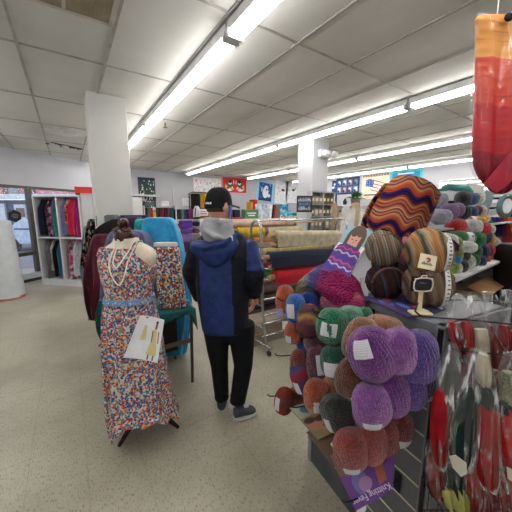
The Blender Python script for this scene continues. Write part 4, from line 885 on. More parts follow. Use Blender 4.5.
def seg(mb, pts, rad, n=18): mb.tube(pts, rad, n)
shL, shR = ml(200, 243), ml(246.5, 243); elL, elR = ml(191.5, 272, .02), ml(255.5, 274, -.04); wrL, wrR = ml(199, 296, .20), ml(254, 294, .03)
hipL, hipR = ml(216, 330), ml(240, 330); knL, knR = ml(219.5, 366, .03), ml(243, 366, .0); anL, anR = ml(222, 399, .05), ml(237.5, 403, -.02)
neck = ml(217, 226); head = ml(219, 204.5)
# body
b = MB()
rows_loft(b, [(236, 205, 240), (244, 199, 247), (262, 203, 244), (285, 205, 242), (305, 206, 241), (325, 210, 244), (332, 212, 244)], mD, [.12, .17, .2, .19, .17, .16, .13], root=mR, sq=2.3, n=30)
seg(b, [ml(217, 240), neck, head-Vector((0, 0, .05))], [.062, .056, .056])
for s_, e_, w_ in ((shL, elL, wrL), (shR, elR, wrR)): seg(b, [s_, (s_+e_)/2, e_, (e_+w_)/2, w_], [.055, .046, .040, .038, .027])
for h_, k_, a_ in ((hipL, knL, anL), (hipR, knR, anR)): seg(b, [h_, (h_+k_)/2, k_, (k_*.6+a_*.4), a_], [.085, .072, .052, .054, .036]); seg(b, [a_, a_+Vector((0, .02, -.04)), Vector((a_.x, a_.y+.10, .035))], [.036, .036, .028])
HR = Matrix.Rotation(-.8, 3, 'Z')   # head turned to the right
def hd(x, y, z): return head+HR @ Vector((x, y, z))
b.ell(head, (.075, .094, .115), seg=28, ring=20, R=HR); b.ell(hd(0, .035, -.06), (.052, .062, .055), seg=20, ring=14, R=HR)
b.ell(hd(0, .103, -.012), (.012, .02, .024), seg=12, ring=10, R=HR)
for sx in (-1, 1): b.ell(hd(sx*.079, -.005, -.012), (.010, .02, .034), seg=14, ring=10, R=HR @ Matrix.Rotation(-.2, 3, 'X')); b.ell(hd(sx*.03, .088, .02), (.016, .010, .006), seg=12, ring=8, R=HR)
# hands: palm, four fingers, thumb
def hand(mb, w, d, side):
    d = d.normalized(); x = d.cross(Vector((0, 1, 0))).normalized(); y = x.cross(d).normalized()
    mb.tube([w, w+d*.04, w+d*.085], [(.016, .024), (.014, .036), (.011, .036)], 14)
    for k, (o_, L) in enumerate(((-.027, .062), (-.009, .074), (.009, .069), (.027, .053))):
        b0 = w+d*.08+y*o_; c1 = b0+d*L*.45-x*side*.006; c2 = c1+d*L*.33-x*side*.022; c3 = c2+d*L*.16-x*side*.02
        mb.tube([b0-d*.015, b0, c1, c2, c3], [.0095, .0095, .009, .008, .006], 10)
    t0 = w+d*.025-y*.028; mb.tube([t0, t0+d*.025-y*.018-x*side*.01, t0+d*.05-y*.022-x*side*.02], [.012, .0105, .008], 10)
hand(b, wrR, Vector((-.02, .03, -1)), 1); hand(b, wrL, Vector((.35, .5, -.6)), -1)
fuse(b, 'body', [skin], man, .006, 3)
# hair at the nape, cap, mask, eyes
hr = MB(); hr.ell(hd(0, -.008, -.002), (.0785, .093, .098), seg=28, ring=18, R=HR, fn=lambda a, t: 1 if not (math.sin(a) > .15) else .9)
ho = hr.build('hair', M('hair_brown', (58, 42, 34), .7, bump=300), man)
me = ho.data; bm = bmesh.new(); bm.from_mesh(me); bmesh.ops.delete(bm, geom=[v for v in bm.verts if v.co.z < head.z-.052], context='VERTS'); bm.to_mesh(me); bm.free()
capm = cloth('cap_black', (17, 18, 22)); cp = MB(); rings = []
for k in range(10):
    t = k/9; z = -.005+.125*math.sin(t*PI/2); r_ = math.cos(t*PI/2)**.62 if k < 9 else .02
    rings.append([hd(math.cos(2*PI*i/32)*.086*r_, math.sin(2*PI*i/32)*.104*r_-.004, z-.022*(1-t)*(math.sin(2*PI*i/32) < -.2)) for i in range(32)])
cp.loft(rings); co_ = cp.build('cap', capm, man)
br = MB().sheet(lambda u, v: hd((u-.5)*.15, .085+v*.075*(1-(2*u-1)**2*.35), .0+.004-.012*v-.02*(2*u-1)**2), 12, 6, 0, .004); br.build('cap_brim', capm, co_)
def onhead(x, z, off=.0): y = -.104*math.sqrt(max(0, 1-(x/.088)**2)); return hd(x, y-off-.004, z)
lg = MB()
for x, w_, h_ in ((-.004, .010, .012), (.009, .010, .015), (.022, .010, .012), (.035, .010, .014)): lg.add([onhead(x, .0, .004), onhead(x+w_, .0, .004), onhead(x+w_, h_, .0035), onhead(x, h_, .0035)], [(0, 1, 2, 3)])
lg.build('cap_lettering', M('letter_white', (226, 230, 236)), co_, flat=True)
st = MB().sheet(lambda u, v: onhead((u-.5)*.09, -.022+.016*v-.008*math.sin(PI*u), .001), 10, 2, 0, .003); st.build('cap_strap', capm, co_)
mk = MB().sheet(lambda u, v: hd(math.sin((u-.5)*2.7)*.071, .022+math.cos((u-.5)*2.7)*(.078-.02*v*v), -.012-.082*v), 18, 8, 0, .004)
ms = mk.build('face_mask', cloth('mask_blue', (48, 96, 190), rough=.6), man)
for sx in (-1, 1): MB().tube([hd(sx*.072, .03, -.02), hd(sx*.083, .0, .01), hd(sx*.086, -.02, .0), hd(sx*.081, -.012, -.035), hd(sx*.07, .03, -.07)], .0016, 6).build('ear_loop', ms.data.materials[0], ms)
for sx in (-1, 1): MB().ell(hd(sx*.03, .0865, .018), (.011, .009, .009), seg=14, ring=10).ell(hd(sx*.03, .0945, .018), (.005, .003, .005), 1, seg=10, ring=8).build('eye', [P_('eyewhite', (230, 228, 224)), P_('eyedark', (40, 30, 26))], man)
# trousers
t = MB()
def leg(h, k, a, w):
    seg(t, [h+Vector((0, 0, .06)), h, (h+k)/2, k, (k*.45+a*.55), a+Vector((0, 0, .005))], [w*1.0, w*1.02, w*.9, w*.72, w*.66, w*.60], 22)
leg(hipL+Vector((-.0, 0, 0)), knL, anL, .094); leg(hipR+Vector((.012, 0, 0)), knR+Vector((0.002, 0, 0)), anR, .100)
rows_loft(t, [(318, 205, 247), (330, 206, 253), (337, 207, 253.5)], mD, [.2, .22, .2], root=mR, sq=2.2)
# folds behind the knee and above the shoe
for k_, a_ in ((knL, anL), (knR, anR)):
    for q in range(3): c_ = k_*(1-q*.12)+a_*(q*.12); t.ell(c_+Vector((0, -.05, .02-q*.01)), (.052, .014, .012), seg=14, ring=8)
    for q in range(2): t.ell(a_+Vector((0, -.015, .03+q*.04)), (.062, .062, .014), seg=18, ring=8)
fuse(t, 'trousers', [cloth('trouser_black', (14, 14, 17))], man, .009, 5)
# jacket
j = MB()
rows_loft(j, [(229, 208, 232), (233, 204, 241), (238, 198, 247), (245, 194.5, 252), (256, 196, 251), (270, 196.5, 250), (285, 196.5, 248.5), (300, 198, 248.5), (315, 200.5, 248.5), (324, 202, 249), (329.5, 203, 247)], mD, [.12, .16, .2, .25, .28, .28, .27, .27, .27, .27, .25], root=mR, sq=2.5, n=44)
for (s_, e_, w_), k in (((shL, elL, wrL), 1), ((shR, elR, wrR), 1)):
    seg(j, [s_+Vector((0, 0, -.0)), s_*.5+e_*.5, e_, e_*.5+w_*.5, w_+(w_-e_)*.08], [.078, .073, .070, .062, .052], 22)
    for q in (.25, .5, .78): c_ = s_*(1-q)+e_*q; j.ell(c_, (.078, .078, .018), seg=18, ring=8)
    for q in (.2, .5, .8): c_ = e_*(1-q)+w_*q; j.ell(c_, (.068, .068, .014), seg=18, ring=8)
j.ell(ml(217, 231, .03), (.095, .085, .055), seg=26, ring=12)
blj = M('jacket_navy', (22, 44, 96), .6, var=.12, sc=16, bump=9, bd=.03, spec=.35); bkj = M('jacket_black', (16, 19, 28), .7, var=.1, sc=16, bump=9, bd=.03, spec=.25)
pxw = (ml(230, 280).x-ml(220, 280).x)/10
def jpaint(c, n):
    x = c.x/pxw; z = c.z; X_ = 226.5+(c.x-ml(226.5, 280).x)/pxw
    armR = c.x > shR.x+.005 and z < 1.40
    if armR: return 0 if z > elR.z+.03 else 1
    if c.x < elL.x+.085 and z < 1.36: return 1
    if z > 1.335: return 1
    if X_ > 233+(1.30-z)*3: return 1
    return 0
fuse(j, 'jacket', [blj, bkj], man, .010, 5, jpaint)
# hoods hanging on the back
hd_ = MB()
rows_loft(hd_, [(240, 196, 238), (243, 191, 239), (250, 190, 237), (257, 198, 232), (264, 205, 224), (267, 208, 219)], mD-.13, [.05, .10, .13, .12, .09, .04], root=mR, sq=2.1, n=36)
hd_.tube([ml(192, 246, -.15), ml(205, 247, -.19), ml(222, 243, -.18), ml(238, 234.5, -.10)], [.022, .026, .026, .02], 14)
fuse(hd_, 'jacket_hood', [blj], man, .008, 6)
gh = MB(); rows_loft(gh, [(219, 207, 226), (222, 202, 231), (229, 200, 234), (237, 203, 234), (243, 206, 226), (246, 208, 219)], mD-.10, [.08, .14, .17, .17, .14, .07], root=mR, sq=2.2, n=36)
gh.tube([ml(203, 224, .03), ml(207, 221, -.13), ml(219, 222, -.17), ml(230, 222, -.09), ml(232, 226, .04)], [.02, .026, .026, .024, .018], 14)
gh.tube([ml(204, 230, -.16), ml(216, 237, -.21), ml(228, 240, -.15)], .018, 12)
fuse(gh, 'hoodie_hood', [cloth('hoodie_grey', (150, 152, 156), (126, 128, 134))], man, .008, 6)
# chest emblem squares: shoulder patch and sleeve mark
lp = ml(247.5-.5-14.5+6, 239, -.14)
m = MB(); m.box((0, 0, 0), (.026, .004, .034)); m.build('shoulder_logo', M('letter_white', (226, 230, 236)), man, flat=True, bevel=.006).location = ml(230.8, 238.5, -.155)
m = MB(); m.box((0, 0, .006), (.022, .004, .006)).box((0, 0, -.006), (.02, .004, .012), 1); o = m.build('sleeve_logo', [P_('palegrey', (170, 180, 200)), P_('red', (190, 30, 34))], man, flat=True); o.location = shR+Vector((.045, -.066, -.05)); o.rotation_euler = (0, .3, .35)
# shoes
def shoe(a, toe, lift=0):
    heel = Vector((a.x, a.y-.05, 0)); d = (toe-heel); d.z = 0; L = d.length; u = d.normalized(); s_ = Vector((u.y, -u.x, 0))
    def ring(t, w, h0, h1, n=18):
        c = heel+u*L*t; return [c+s_*math.cos(2*PI*i/n)*w+Vector((0, 0, (h0+h1)/2+math.sin(2*PI*i/n)*(h1-h0)/2)) for i in range(n)]
    e = MB().loft([ring(0, .018, .02, .06), ring(.04, .034, .018, .09), ring(.18, .041, .018, .105), ring(.36, .042, .018, .10), ring(.55, .046, .018, .078), ring(.78, .048, .018, .062), ring(.93, .036, .02, .05), ring(1, .012, .022, .036)]).build('shoe', M('shoe_grey', (62, 64, 72), .8, bump=90), man)
    MB().loft([[heel+u*L*t+s_*math.cos(2*PI*i/20)*w*1.08+Vector((0, 0, .012+math.sin(2*PI*i/20)*.012)) for i in range(20)] for t, w in ((-.02, .016), (.03, .036), (.2, .042), (.4, .042), (.6, .048), (.8, .049), (.95, .036), (1.02, .01))]).build('sole', M('sole_white', (176, 176, 172), .7), e)
    MB().box(tuple(heel+u*L*.5+Vector((0, 0, .084))), (.035, .06, .006), rz=math.atan2(-u.x, u.y)).build('laces', P_('palegrey', (170, 180, 200)), e, bevel=.002)
shoe(anL, Vector((anL.x-.01, anL.y+.20, 0))); shoe(anR+Vector((-.025, .0, 0)), Vector((anR.x+.14, anR.y+.03, 0)))
# =====================================================================  YARN GONDOLA
GA = math.radians(8.3); PD = Vector((math.sin(GA), math.cos(GA), 0)); PN = Vector((-math.cos(GA), math.sin(GA), 0))  # along the panel / out of it
P0 = Vector((1.06, .395, 0)); GL = .73; GW = .44; GH = 1.2; GRZ = -GA
gon = empty('slatwall_stand', 'grey slatwall yarn stand with hooks and a flat top', 'display stand', P0+PD*GL/2-PN*GW/2, GRZ)
# local: x = away from the aisle (-PN), y = PD
gr_ = M('slat_grey', (92, 94, 98), .5, var=.05, sc=5); gd = M('slat_edge', (66, 68, 72), .5); gsl = M('slat_groove', (196, 186, 160), .55)
SLT = .115
m = MB(); z = .17
while z < GH-.04: h_ = min(SLT-.008, GH-.035-z); m.box((-GW/2+.008, 0, z+h_/2), (.016, GL-.03, h_)); z += SLT
m.build('slat_panel', gr_, gon, flat=True, bevel=.001)
m = MB(); z = .17-.004
while z < GH-.04: m.box((-GW/2+.005, 0, z), (.012, GL-.03, .0075)); z += SLT
m.build('slat_groove', gsl, gon, flat=True)
for sx in (-1, 1):
    for sy in (-1, 1): MB().box((sx*(GW/2-.012), sy*(GL/2-.008), GH/2), (.034, .034, GH)).build('corner_post', M('post_grey', (116, 119, 124), .45), gon, flat=True, bevel=.002)
MB().box((0, 0, GH-.018), (GW+.01, GL+.01, .036)).build('top_board', M('slat_top', (104, 106, 112), .5, var=.04), gon, flat=True, bevel=.002)
MB().box((0.0, 0, .085), (GW-.005, GL-.02, .17)).build('base', gd, gon, flat=True)
for y_, rz_ in ((-GL/2+.01, 0), (GL/2-.01, 0)): MB().box((0, y_, GH/2+.05), (GW-.04, .012, GH-.1)).build('end_panel', gr_, gon, flat=True)
MB().box((GW/2-.01, 0, GH/2+.05), (.012, GL-.04, GH-.1)).build('back_panel', gr_, gon, flat=True)
def onpan(px, py, s): return atP(px, py, P0+PN*s, PN)
def psc(p): return (p-Vector((0, 0, EYE))).dot(Vector((FWD.x*math.cos(PT), FWD.y*math.cos(PT), -math.sin(PT))))/F   # metres per pixel there
white_lab = M('label_white', (196, 194, 200), .55)
lab_print = N('label_print'); 
def mklab():
    s = lab_print; s.b.inputs['Roughness'].default_value = .5
    t_ = s.n.new('ShaderNodeTexCoord'); sp = s.add('ShaderNodeSeparateXYZ'); s.ln(t_.outputs['UV'], sp.inputs[0])
    a = s.math('GREATER_THAN', s.math('SINE', s.math('MULTIPLY', sp.outputs[1], 52)), .5); mp = s.add('ShaderNodeMapping'); mp.inputs['Scale'].default_value = (40, 8, 1); s.ln(t_.outputs['UV'], mp.inputs[0])
    nz = s.math('GREATER_THAN', noise(s, 1, 1, mp.outputs[0]), .52); inb = s.math('LESS_THAN', s.math('ABSOLUTE', s.math('SUBTRACT', sp.outputs[0], .5)), .36)
    s.base(s.mix(s.math('MULTIPLY', s.math('MULTIPLY', a, nz), s.math('MULTIPLY', inb, .55)), (200, 198, 204), (90, 84, 110)))
mklab(); lab_print = lab_print.m
def skein_mesh(w, h, l, seed):
    """hanging skein: long axis z (h), width w, front-back l; swollen loops with a pinched waist of yarn"""
    r0 = random.Random(seed); ph = r0.uniform(0, 6); m = MB()
    def fn(a, t):
        q = 1+.030*math.sin(3*a+ph+t)+.022*math.sin(7*a+3*t+ph)+.03*math.sin(2*t+ph)
        groove = math.exp(-((math.sin(a+.4+ph*.3+t*.8))**2)*60)*.12+math.exp(-((math.sin(a*1.5+1.7+ph-t*.7))**2)*70)*.08
        return q+.035*math.sin(2*a+ph+1.5*t)-groove
    rings = []
    for k in range(23):
        t = max(.03, min(PI-.03, PI*k/22)); row = []
        for i in range(34):
            a = 2*PI*i/34; f_ = fn(a, t); e_ = .78
            st_ = math.sin(t)**e_; ct = -math.copysign(abs(math.cos(t))**.85, math.cos(t))
            row.append(Vector((math.cos(a)*st_*w/2*f_, math.sin(a)*st_*l/2*f_, ct*h/2*(.93+.07*f_))))
        rings.append(row)
    m.loft(rings); return m
def skein(lab, px, py, s, wp_, hp, mat, rot=0.0, label=None, l=None, seed=None, name='yarn_skein', group=None, plane=onpan):
    p = plane(px, py, s) if plane else None; k = psc(p); w, h = wp_*k, hp*k*1.05; L = l or w*.72
    e = empty(name, lab, 'yarn', p-Vector((0, 0, h*.4)), RZ, group)
    R = Matrix.Translation((0, 0, h*.4)) @ Matrix.Rotation(rot, 4, 'Y')
    m = skein_mesh(w, h, L, seed or int(px*7+py)); m.v = [R @ v for v in m.v]; m.build('yarn', mat, e)
    if label:
        a0, a1, t0, t1 = label      # patch of the skein: angles round it (0 = right, -pi/2 = facing us) and down it
        def f(u, v):
            a = a0+(a1-a0)*u; t = t0+(t1-t0)*v; st_ = math.sin(t)**.78; ct = -math.copysign(abs(math.cos(t))**.85, math.cos(t)); g_ = 1.045
            return R @ Vector((math.cos(a)*st_*w/2*g_+.0, math.sin(a)*st_*L/2*g_, ct*h/2*1.03))
        MB().sheet(f, 10, 8, 0, .0015).build('paper_label', lab_print, e)
    return e
H_ = -PI/2
LT = (H_-.95, H_-.15, 1.75, 2.45)   # upper left patch
LB = (H_-.7, H_+.25, .75, 1.2)      # lower left patch
LR = (H_-.35, H_+.75, .9, 1.55)     # lower right patch
LM = (H_-.9, H_+.1, 1.25, 1.85)
pur = yarn('y_purple', (112, 48, 122), (92, 36, 108)); lpu = yarn('y_lightpurple', (134, 78, 146), (112, 60, 130)); vio = yarn('y_violet', (88, 58, 136), (68, 44, 116)); dvi = yarn('y_darkviolet', (46, 24, 74), (34, 18, 60))
mau = yarn('y_mauve', (142, 84, 150), (118, 66, 134)); brick = yarn('y_brick', (150, 66, 60), (128, 52, 50)); dkr = yarn('y_darkred', (120, 40, 38), (92, 30, 32)); tan = yarn('y_tan', (144, 96, 66), (120, 78, 52)); brn = yarn('y_brown', (108, 62, 40), (84, 46, 30))
grn = yarn('y_green', (38, 116, 82), (26, 96, 68)); lgr = yarn('y_lightgreen', (88, 140, 116), (66, 118, 96)); dgr = yarn('y_deepgreen', (22, 84, 64), (16, 64, 50)); rus = yarn('y_rust', (124, 54, 44), (96, 42, 38)); ora = yarn('y_orange', (182, 88, 52), (150, 70, 44)); por = yarn('y_paleorange', (190, 116, 80), (160, 90, 62))
blu_ = yarn('y_blue', (64, 106, 176), (50, 88, 156)); roy = yarn('y_royal', (40, 76, 170), (28, 60, 140)); plm = yarn('y_plum', (98, 46, 62), (72, 34, 50)); dgn = yarn('y_charcoalgreen', (52, 60, 50), (42, 36, 44), 16)
mlt = multi('y_sunsetmulti', [(0, (176, 132, 76)), (.25, (70, 60, 50)), (.5, (110, 62, 72)), (.75, (96, 56, 70)), (1, (176, 132, 76))], 2.2, 1, 1.5); brm = multi('y_berrymulti', [(0, (150, 44, 50)), (.3, (74, 76, 122)), (.6, (60, 56, 96)), (.8, (128, 50, 66)), (1, (150, 44, 50))], 2.2, 1, 1.4)
rgm = multi('y_rustmulti', [(0, (146, 60, 40)), (.35, (104, 62, 58)), (.7, (120, 56, 50)), (1, (146, 60, 40))], 1.6, 1, 1.2)
RK = 'yarn skeins on the slatwall hooks'
D_ = [
 ('dark violet skein at the back of the upper purple row, against the panel', 425, 381, .07, 31, 38, dvi, .1, (H_+.1, H_+1.0, .55, 1.15)),
 ('blue-violet skein third from the front of the upper purple row', 417, 357, .12, 44, 54, vio, -.15, None),
 ('lilac striped skein second in the upper purple row', 399, 351, .19, 38, 47, yarn('y_lilac2', (160, 104, 168), (112, 54, 126), 11), -.2, None),
 ('large deep purple skein at the front of the upper purple row', 372, 354, .27, 47, 56, pur, -.35, LT),
 ('violet flecked skein at the back of the lower purple row', 411, 388, .12, 34, 44, vio, -.1, None),
 ('purple skein in the middle of the lower purple row', 392, 394, .19, 38, 46, pur, -.15, None),
 ('mauve skein at the front of the lower purple row', 371, 405, .27, 40, 46, mau, -.1, LB),
 ('dark red skein with a printed wrapper at the back of the brick row', 401, 430, .06, 24, 34, dkr, .1, (H_-.5, H_+.95, .45, 1.3)),
 ('brick red skein third in the lowest row', 386, 438, .12, 26, 42, brick, -.1, None),
 ('brick red skein second in the lowest row', 371, 443, .19, 32, 44, brick, -.12, None),
 ('brick red skein at the front of the lowest row', 351, 450, .27, 36, 44, brick, -.1, LB),
 ('tan brown fuzzy skein behind the top brown one', 384, 329, .12, 40, 26, tan, .2, None),
 ('tan brown skein at the front above the green one', 360, 339, .22, 34, 44, tan, .35, LB),
 ('chestnut brown skein left of the deep purple one', 354, 378, .20, 38, 42, brn, .3, (H_-.1, H_+.7, .8, 1.4)),
 ('small green skein at the back of the green row', 364, 316, .06, 18, 18, grn, 0, None),
 ('pale green skein in the middle of the green row', 350, 318, .12, 28, 24, lgr, 0, None),
 ('bright green skein at the front of the green row', 332, 326, .22, 32, 36, grn, .1, LM),
 ('deep green skein hanging below the bright green one', 337, 362, .20, 34, 36, dgr, -.1, (H_-1.0, H_-.1, 1.1, 1.8)),
 ('plum skein hanging behind the sunset coloured one', 318, 341, .12, 28, 28, plm, 0, None),
 ('sunset multicolour skein between the blue and the green', 308, 321, .20, 24, 34, mlt, .1, None),
 ('small royal blue skein behind the sunset one', 309, 300, .07, 20, 16, roy, .3, None),
 ('royal blue skein low behind the orange one', 304, 343, .10, 16, 20, roy, 0, None),
 ('blue skein with a white label at the left of the stand', 296, 309, .18, 22, 30, blu_, -.1, (H_-1.0, H_-.25, 1.2, 2.0)),
 ('orange skein at the far left top of the stand', 284.5, 299, .20, 18, 28, ora, .1, None),
 ('rust orange skein under the blue one', 293, 333, .18, 18, 22, ora, 0, (H_-1.0, H_-.3, .8, 1.5)),
 ('plum and wine skein with a striped label in the middle column', 318, 368, .16, 24, 46, plm, -.15, (H_-.2, H_+.45, 1.5, 2.3)),
 ('rust skein above the berry coloured one', 298.5, 361, .22, 18, 24, rus, .1, None),
 ('berry and blue multicolour skein at the left', 303, 378, .20, 24, 38, brm, -.3, (H_-1.1, H_-.5, 1.0, 1.6)),
 ('small rust skein behind the lowest left one', 297.5, 396, .16, 16, 22, rus, 0, None),
 ('rust and brown skein at the lower left end', 284.5, 401, .26, 20, 28, rgm, .1, (H_-1.2, H_-.6, 1.1, 1.9)),
 ('pale orange skein behind the bright orange one', 332, 388, .12, 24, 26, por, 0, None),
 ('bright orange skein with a white label near the bottom left', 316, 396, .22, 25, 36, ora, -.05, LR),
 ('charcoal green skein above the magazine', 338, 413, .18, 34, 40, dgn, -.35, (H_-1.1, H_-.7, 1.0, 1.7)),
]
for k, (lb, px, py, s, w_, h_, mt, rt, la) in enumerate(D_): skein(lb, px, py, s, w_, h_, mt, rt, la, group=None)
# wire hooks
def hook(lab, px, py, base_s=.0, L=.30, up=.05):
    b = onpan(px, py, .002); e = empty('display_hook', lab, 'hook', b, math.atan2(PN.y, PN.x))
    MB().box((.004, 0, 0), (.006, .03, .09)).build('bracket', M('black_metal', (24, 24, 26)), e, flat=True, bevel=.002)
    MB().tube([(0, 0, 0), (L*.9, 0, up*.8), (L, 0, up), (L+.012, 0, up+.014)], .0032, 8).build('wire', M('black_metal', (24, 24, 26)), e)
for px, py, L, lb in ((398, 481, .30, 'through the purple magazine at the bottom'), (420, 352, .30, 'carrying the upper purple row'), (412, 393, .30, 'carrying the lower purple row'), (400, 430, .30, 'carrying the brick red row'), (372, 318, .30, 'carrying the tan skeins'), (362, 312, .28, 'carrying the green row'), (330, 322, .25, 'carrying the sunset skein'), (316, 302, .25, 'carrying the blue skein'), (322, 352, .30, 'sticking out left by the rust skein'), (335, 400, .28, 'carrying the orange skeins'), (318, 388, .33, 'carrying the lower left skein')):
    hook('black wire hook '+lb, px, py, L=L)
# magazines hung from the hooks
def board(name, lab, cat, pts, mats, deco, th=.003, label_at=None):
    c = sum(pts, Vector())/4; e = empty(name, lab, cat, c, RZ); q = [loc(c, p) for p in pts]; m = MB()
    n = (q[1]-q[0]).cross(q[3]-q[0]).normalized(); q[2] = q[2]-n*(q[2]-q[0]).dot(n); n = n if n.y < 0 else -n
    if abs(n.z) > .85: n = n if n.z > 0 else -n
    B = lambda u, v, o=0: (q[0]*(1-u)+q[1]*u)*(1-v)+(q[3]*(1-u)+q[2]*u)*v+n*o
    m.hexa([B(0, 0, -th), B(1, 0, -th), B(1, 1, -th), B(0, 1, -th)], [B(0, 0), B(1, 0), B(1, 1), B(0, 1)])
    lv = [0]
    def poly(pp, mi): lv[0] += 1; m.add([B(u, v, .0006+.00025*lv[0]) for u, v in pp], [tuple(range(len(pp)))], mi)
    def disc(u, v, ru, rv, mi, k=16): poly([(u+ru*math.cos(2*PI*i/k), v+rv*math.sin(2*PI*i/k)) for i in range(k)], mi)
    deco(poly, disc); m.build('cover', mats, e, flat=True); return e, B, n
pp_ = P_('magpurple', (84, 44, 110)); dp_ = P_('magdark', (54, 28, 74))
kf = [onpan(330, 455, .27), onpan(396, 440, .10), onpan(394, 483, .10), onpan(355.5, 511, .25)]
def d1(poly, disc):
    poly([(0, 0), (.35, 0), (.35, .5), (0, .4)], 2); disc(.33, .6, .16, .22, 3); disc(.42, .66, .14, .14, 4); poly([(.62, .2), (.78, .3), (.86, .72), (.7, .78)], 5); disc(.1, .2, .1, .14, 2)
e, B, n = board('magazine', 'purple knitting magazine hung upside down under the brick red skeins', 'magazine', kf, [P_('magpurple2', (92, 50, 118)), dp_, P_('magbrown', (110, 80, 66)), P_('magblue', (96, 96, 150)), P_('magpale', (150, 110, 150)), P_('magorange', (150, 80, 60))], d1)
# lettering upside down along the lower edge
a_ = B(.96, .885, .004); b__ = B(.12, .885, .004); xd = (b__-a_).normalized(); zd = n; yd = zd.cross(xd).normalized()
t_ = text('Knitting Fever', 'lettering', e, .030, tuple((a_+b__)/2), mat=M('letter_lilac', (206, 190, 220), .5)); t_.matrix_local = Matrix.Translation((B(.5, .86, .008))) @ Matrix((xd, yd, zd)).transposed().to_4x4()
mg = [onpan(289, 408, .26), onpan(322, 396, .12), onpan(343, 432, .14), onpan(318, 440, .25)]
def d2(poly, disc):
    poly([(.03, .03), (.97, .03), (.97, .4), (.03, .4)], 1); disc(.5, .2, .3, .13, 2); disc(.28, .66, .22, .16, 3); disc(.62, .72, .26, .18, 3); disc(.25, .52, .2, .08, 4); disc(.62, .56, .22, .08, 4); disc(.60, .76, .1, .02, 5)
board('magazine', 'glossy magazine with two faces under the charcoal green skein', 'magazine', mg, [P_('magolive', (120, 104, 70)), P_('magsage', (130, 140, 120)), P_('magteal', (60, 90, 110)), P_('magskin', (150, 100, 78)), P_('maghair', (60, 38, 30)), P_('maglip', (110, 40, 50))], d2)
mg = [onpan(306, 432, .27), onpan(330, 425, .16), onpan(350, 460, .16), onpan(334, 468, .265)]
board('magazine', 'brown card sheet between the two-face magazine and the purple one', 'magazine', mg, [P_('kraft', (96, 74, 58)), P_('cream', (226, 216, 190))], lambda poly, disc: poly([(.5, .55), (.62, .5), (.66, .6), (.54, .66)], 1))
p_ = onpan(361, 508, .2); o = MB().ell((0, 0, 0), (.022, .006, .03), seg=12, ring=8).build('price_tag', P_('white', (226, 228, 232)), label='small white tag under the purple magazine', cat='tag', at=p_, rz=RZ)
for px, py, s, lb in ((280, 313, .25, 'lilac tag at the far left edge of the yarn stand'), (285, 325, .2, 'white tag under the lilac tag')):
    o = MB().box((0, 0, 0), (.03, .002, .045)).build('price_tag', P_('lilactag', (150, 140, 190)) if 'lilac tag at' in lb else P_('white', (226, 228, 232)), label=lb, cat='tag', at=onpan(px, py, s), rz=RZ, flat=True)
# =====================================================================  ON TOP OF THE STAND
TOP = GH
# crocheted shawl heaped over the upper left edge
shm = multi('shawl_multi', [(0, (150, 80, 84)), (.1, (160, 140, 116)), (.32, (150, 142, 120)), (.42, (66, 78, 136)), (.52, (92, 60, 116)), (.62, (136, 36, 82)), (1, (128, 26, 74))], 1, 0, .10, mesh=75)
c0 = atD(306, 283, 1.62); c1 = atD(357, 293, 1.27); cm = (c0+c1)/2; e = empty('crochet_shawl', 'crocheted shawl shading from cream through blue to magenta heaped on the yarn stand', 'shawl', cm, RZ)
A = [loc(cm, atD(x, y, d)) for x, y, d in ((299, 290, 1.64), (306, 284, 1.6), (319, 279, 1.5), (332, 281, 1.42), (345, 288, 1.33), (355, 297, 1.26), (360, 304, 1.22))]
rr_ = [(.03, .03), (.052, .05), (.075, .072), (.10, .10), (.105, .105), (.075, .07), (.03, .03)]
m = MB(); P = []; Rr = []
for i in range(len(A)-1):
    for j in range(6):
        t = j/6; P.append(A[i]*(1-t)+A[i+1]*t); Rr.append(tuple(rr_[i][k]*(1-t)+rr_[i+1][k]*t for k in (0, 1)))
P.append(A[-1]); Rr.append(rr_[-1]); NS = 48
rings = []; tt = (A[-1]-A[0]).normalized(); ux = tt.cross(Vector((0, 0, 1))).normalized(); uy = ux.cross(tt)
for k, (p, r_) in enumerate(zip(P, Rr)):
    rings.append([p+(ux*math.cos(2*PI*i/NS)*r_[0]+uy*math.sin(2*PI*i/NS)*r_[1])*(1+.07*math.sin(3*2*PI*i/NS+k*.12)+.05*math.sin(7*2*PI*i/NS-k*.2)+.010*math.sin(k*2.1)*math.sin(i*2.1)) for i in range(NS)])
m.loft(rings)
for f_ in range(len(m.uv)): m.uv[f_] = [(v, u) for u, v in m.uv[f_]]
m.build('shawl_body', shm, e)
def bump_mesh(): pass
# folded hem lying over the top
hm = MB(); hq = [(323, 306, 1.38), (335, 309, 1.30), (348, 310, 1.25), (358, 308, 1.22), (363, 302, 1.22)]
hp = [loc(cm, atD(x, y-4, d)) for x, y, d in hq]; hm.tube(hp, [(.02, .03), (.03, .045), (.034, .05), (.03, .045), (.015, .02)], 16)
hm.build('shawl_fold', yarn('shawl_magenta', (150, 34, 84), (122, 24, 70), 12, 20), e)
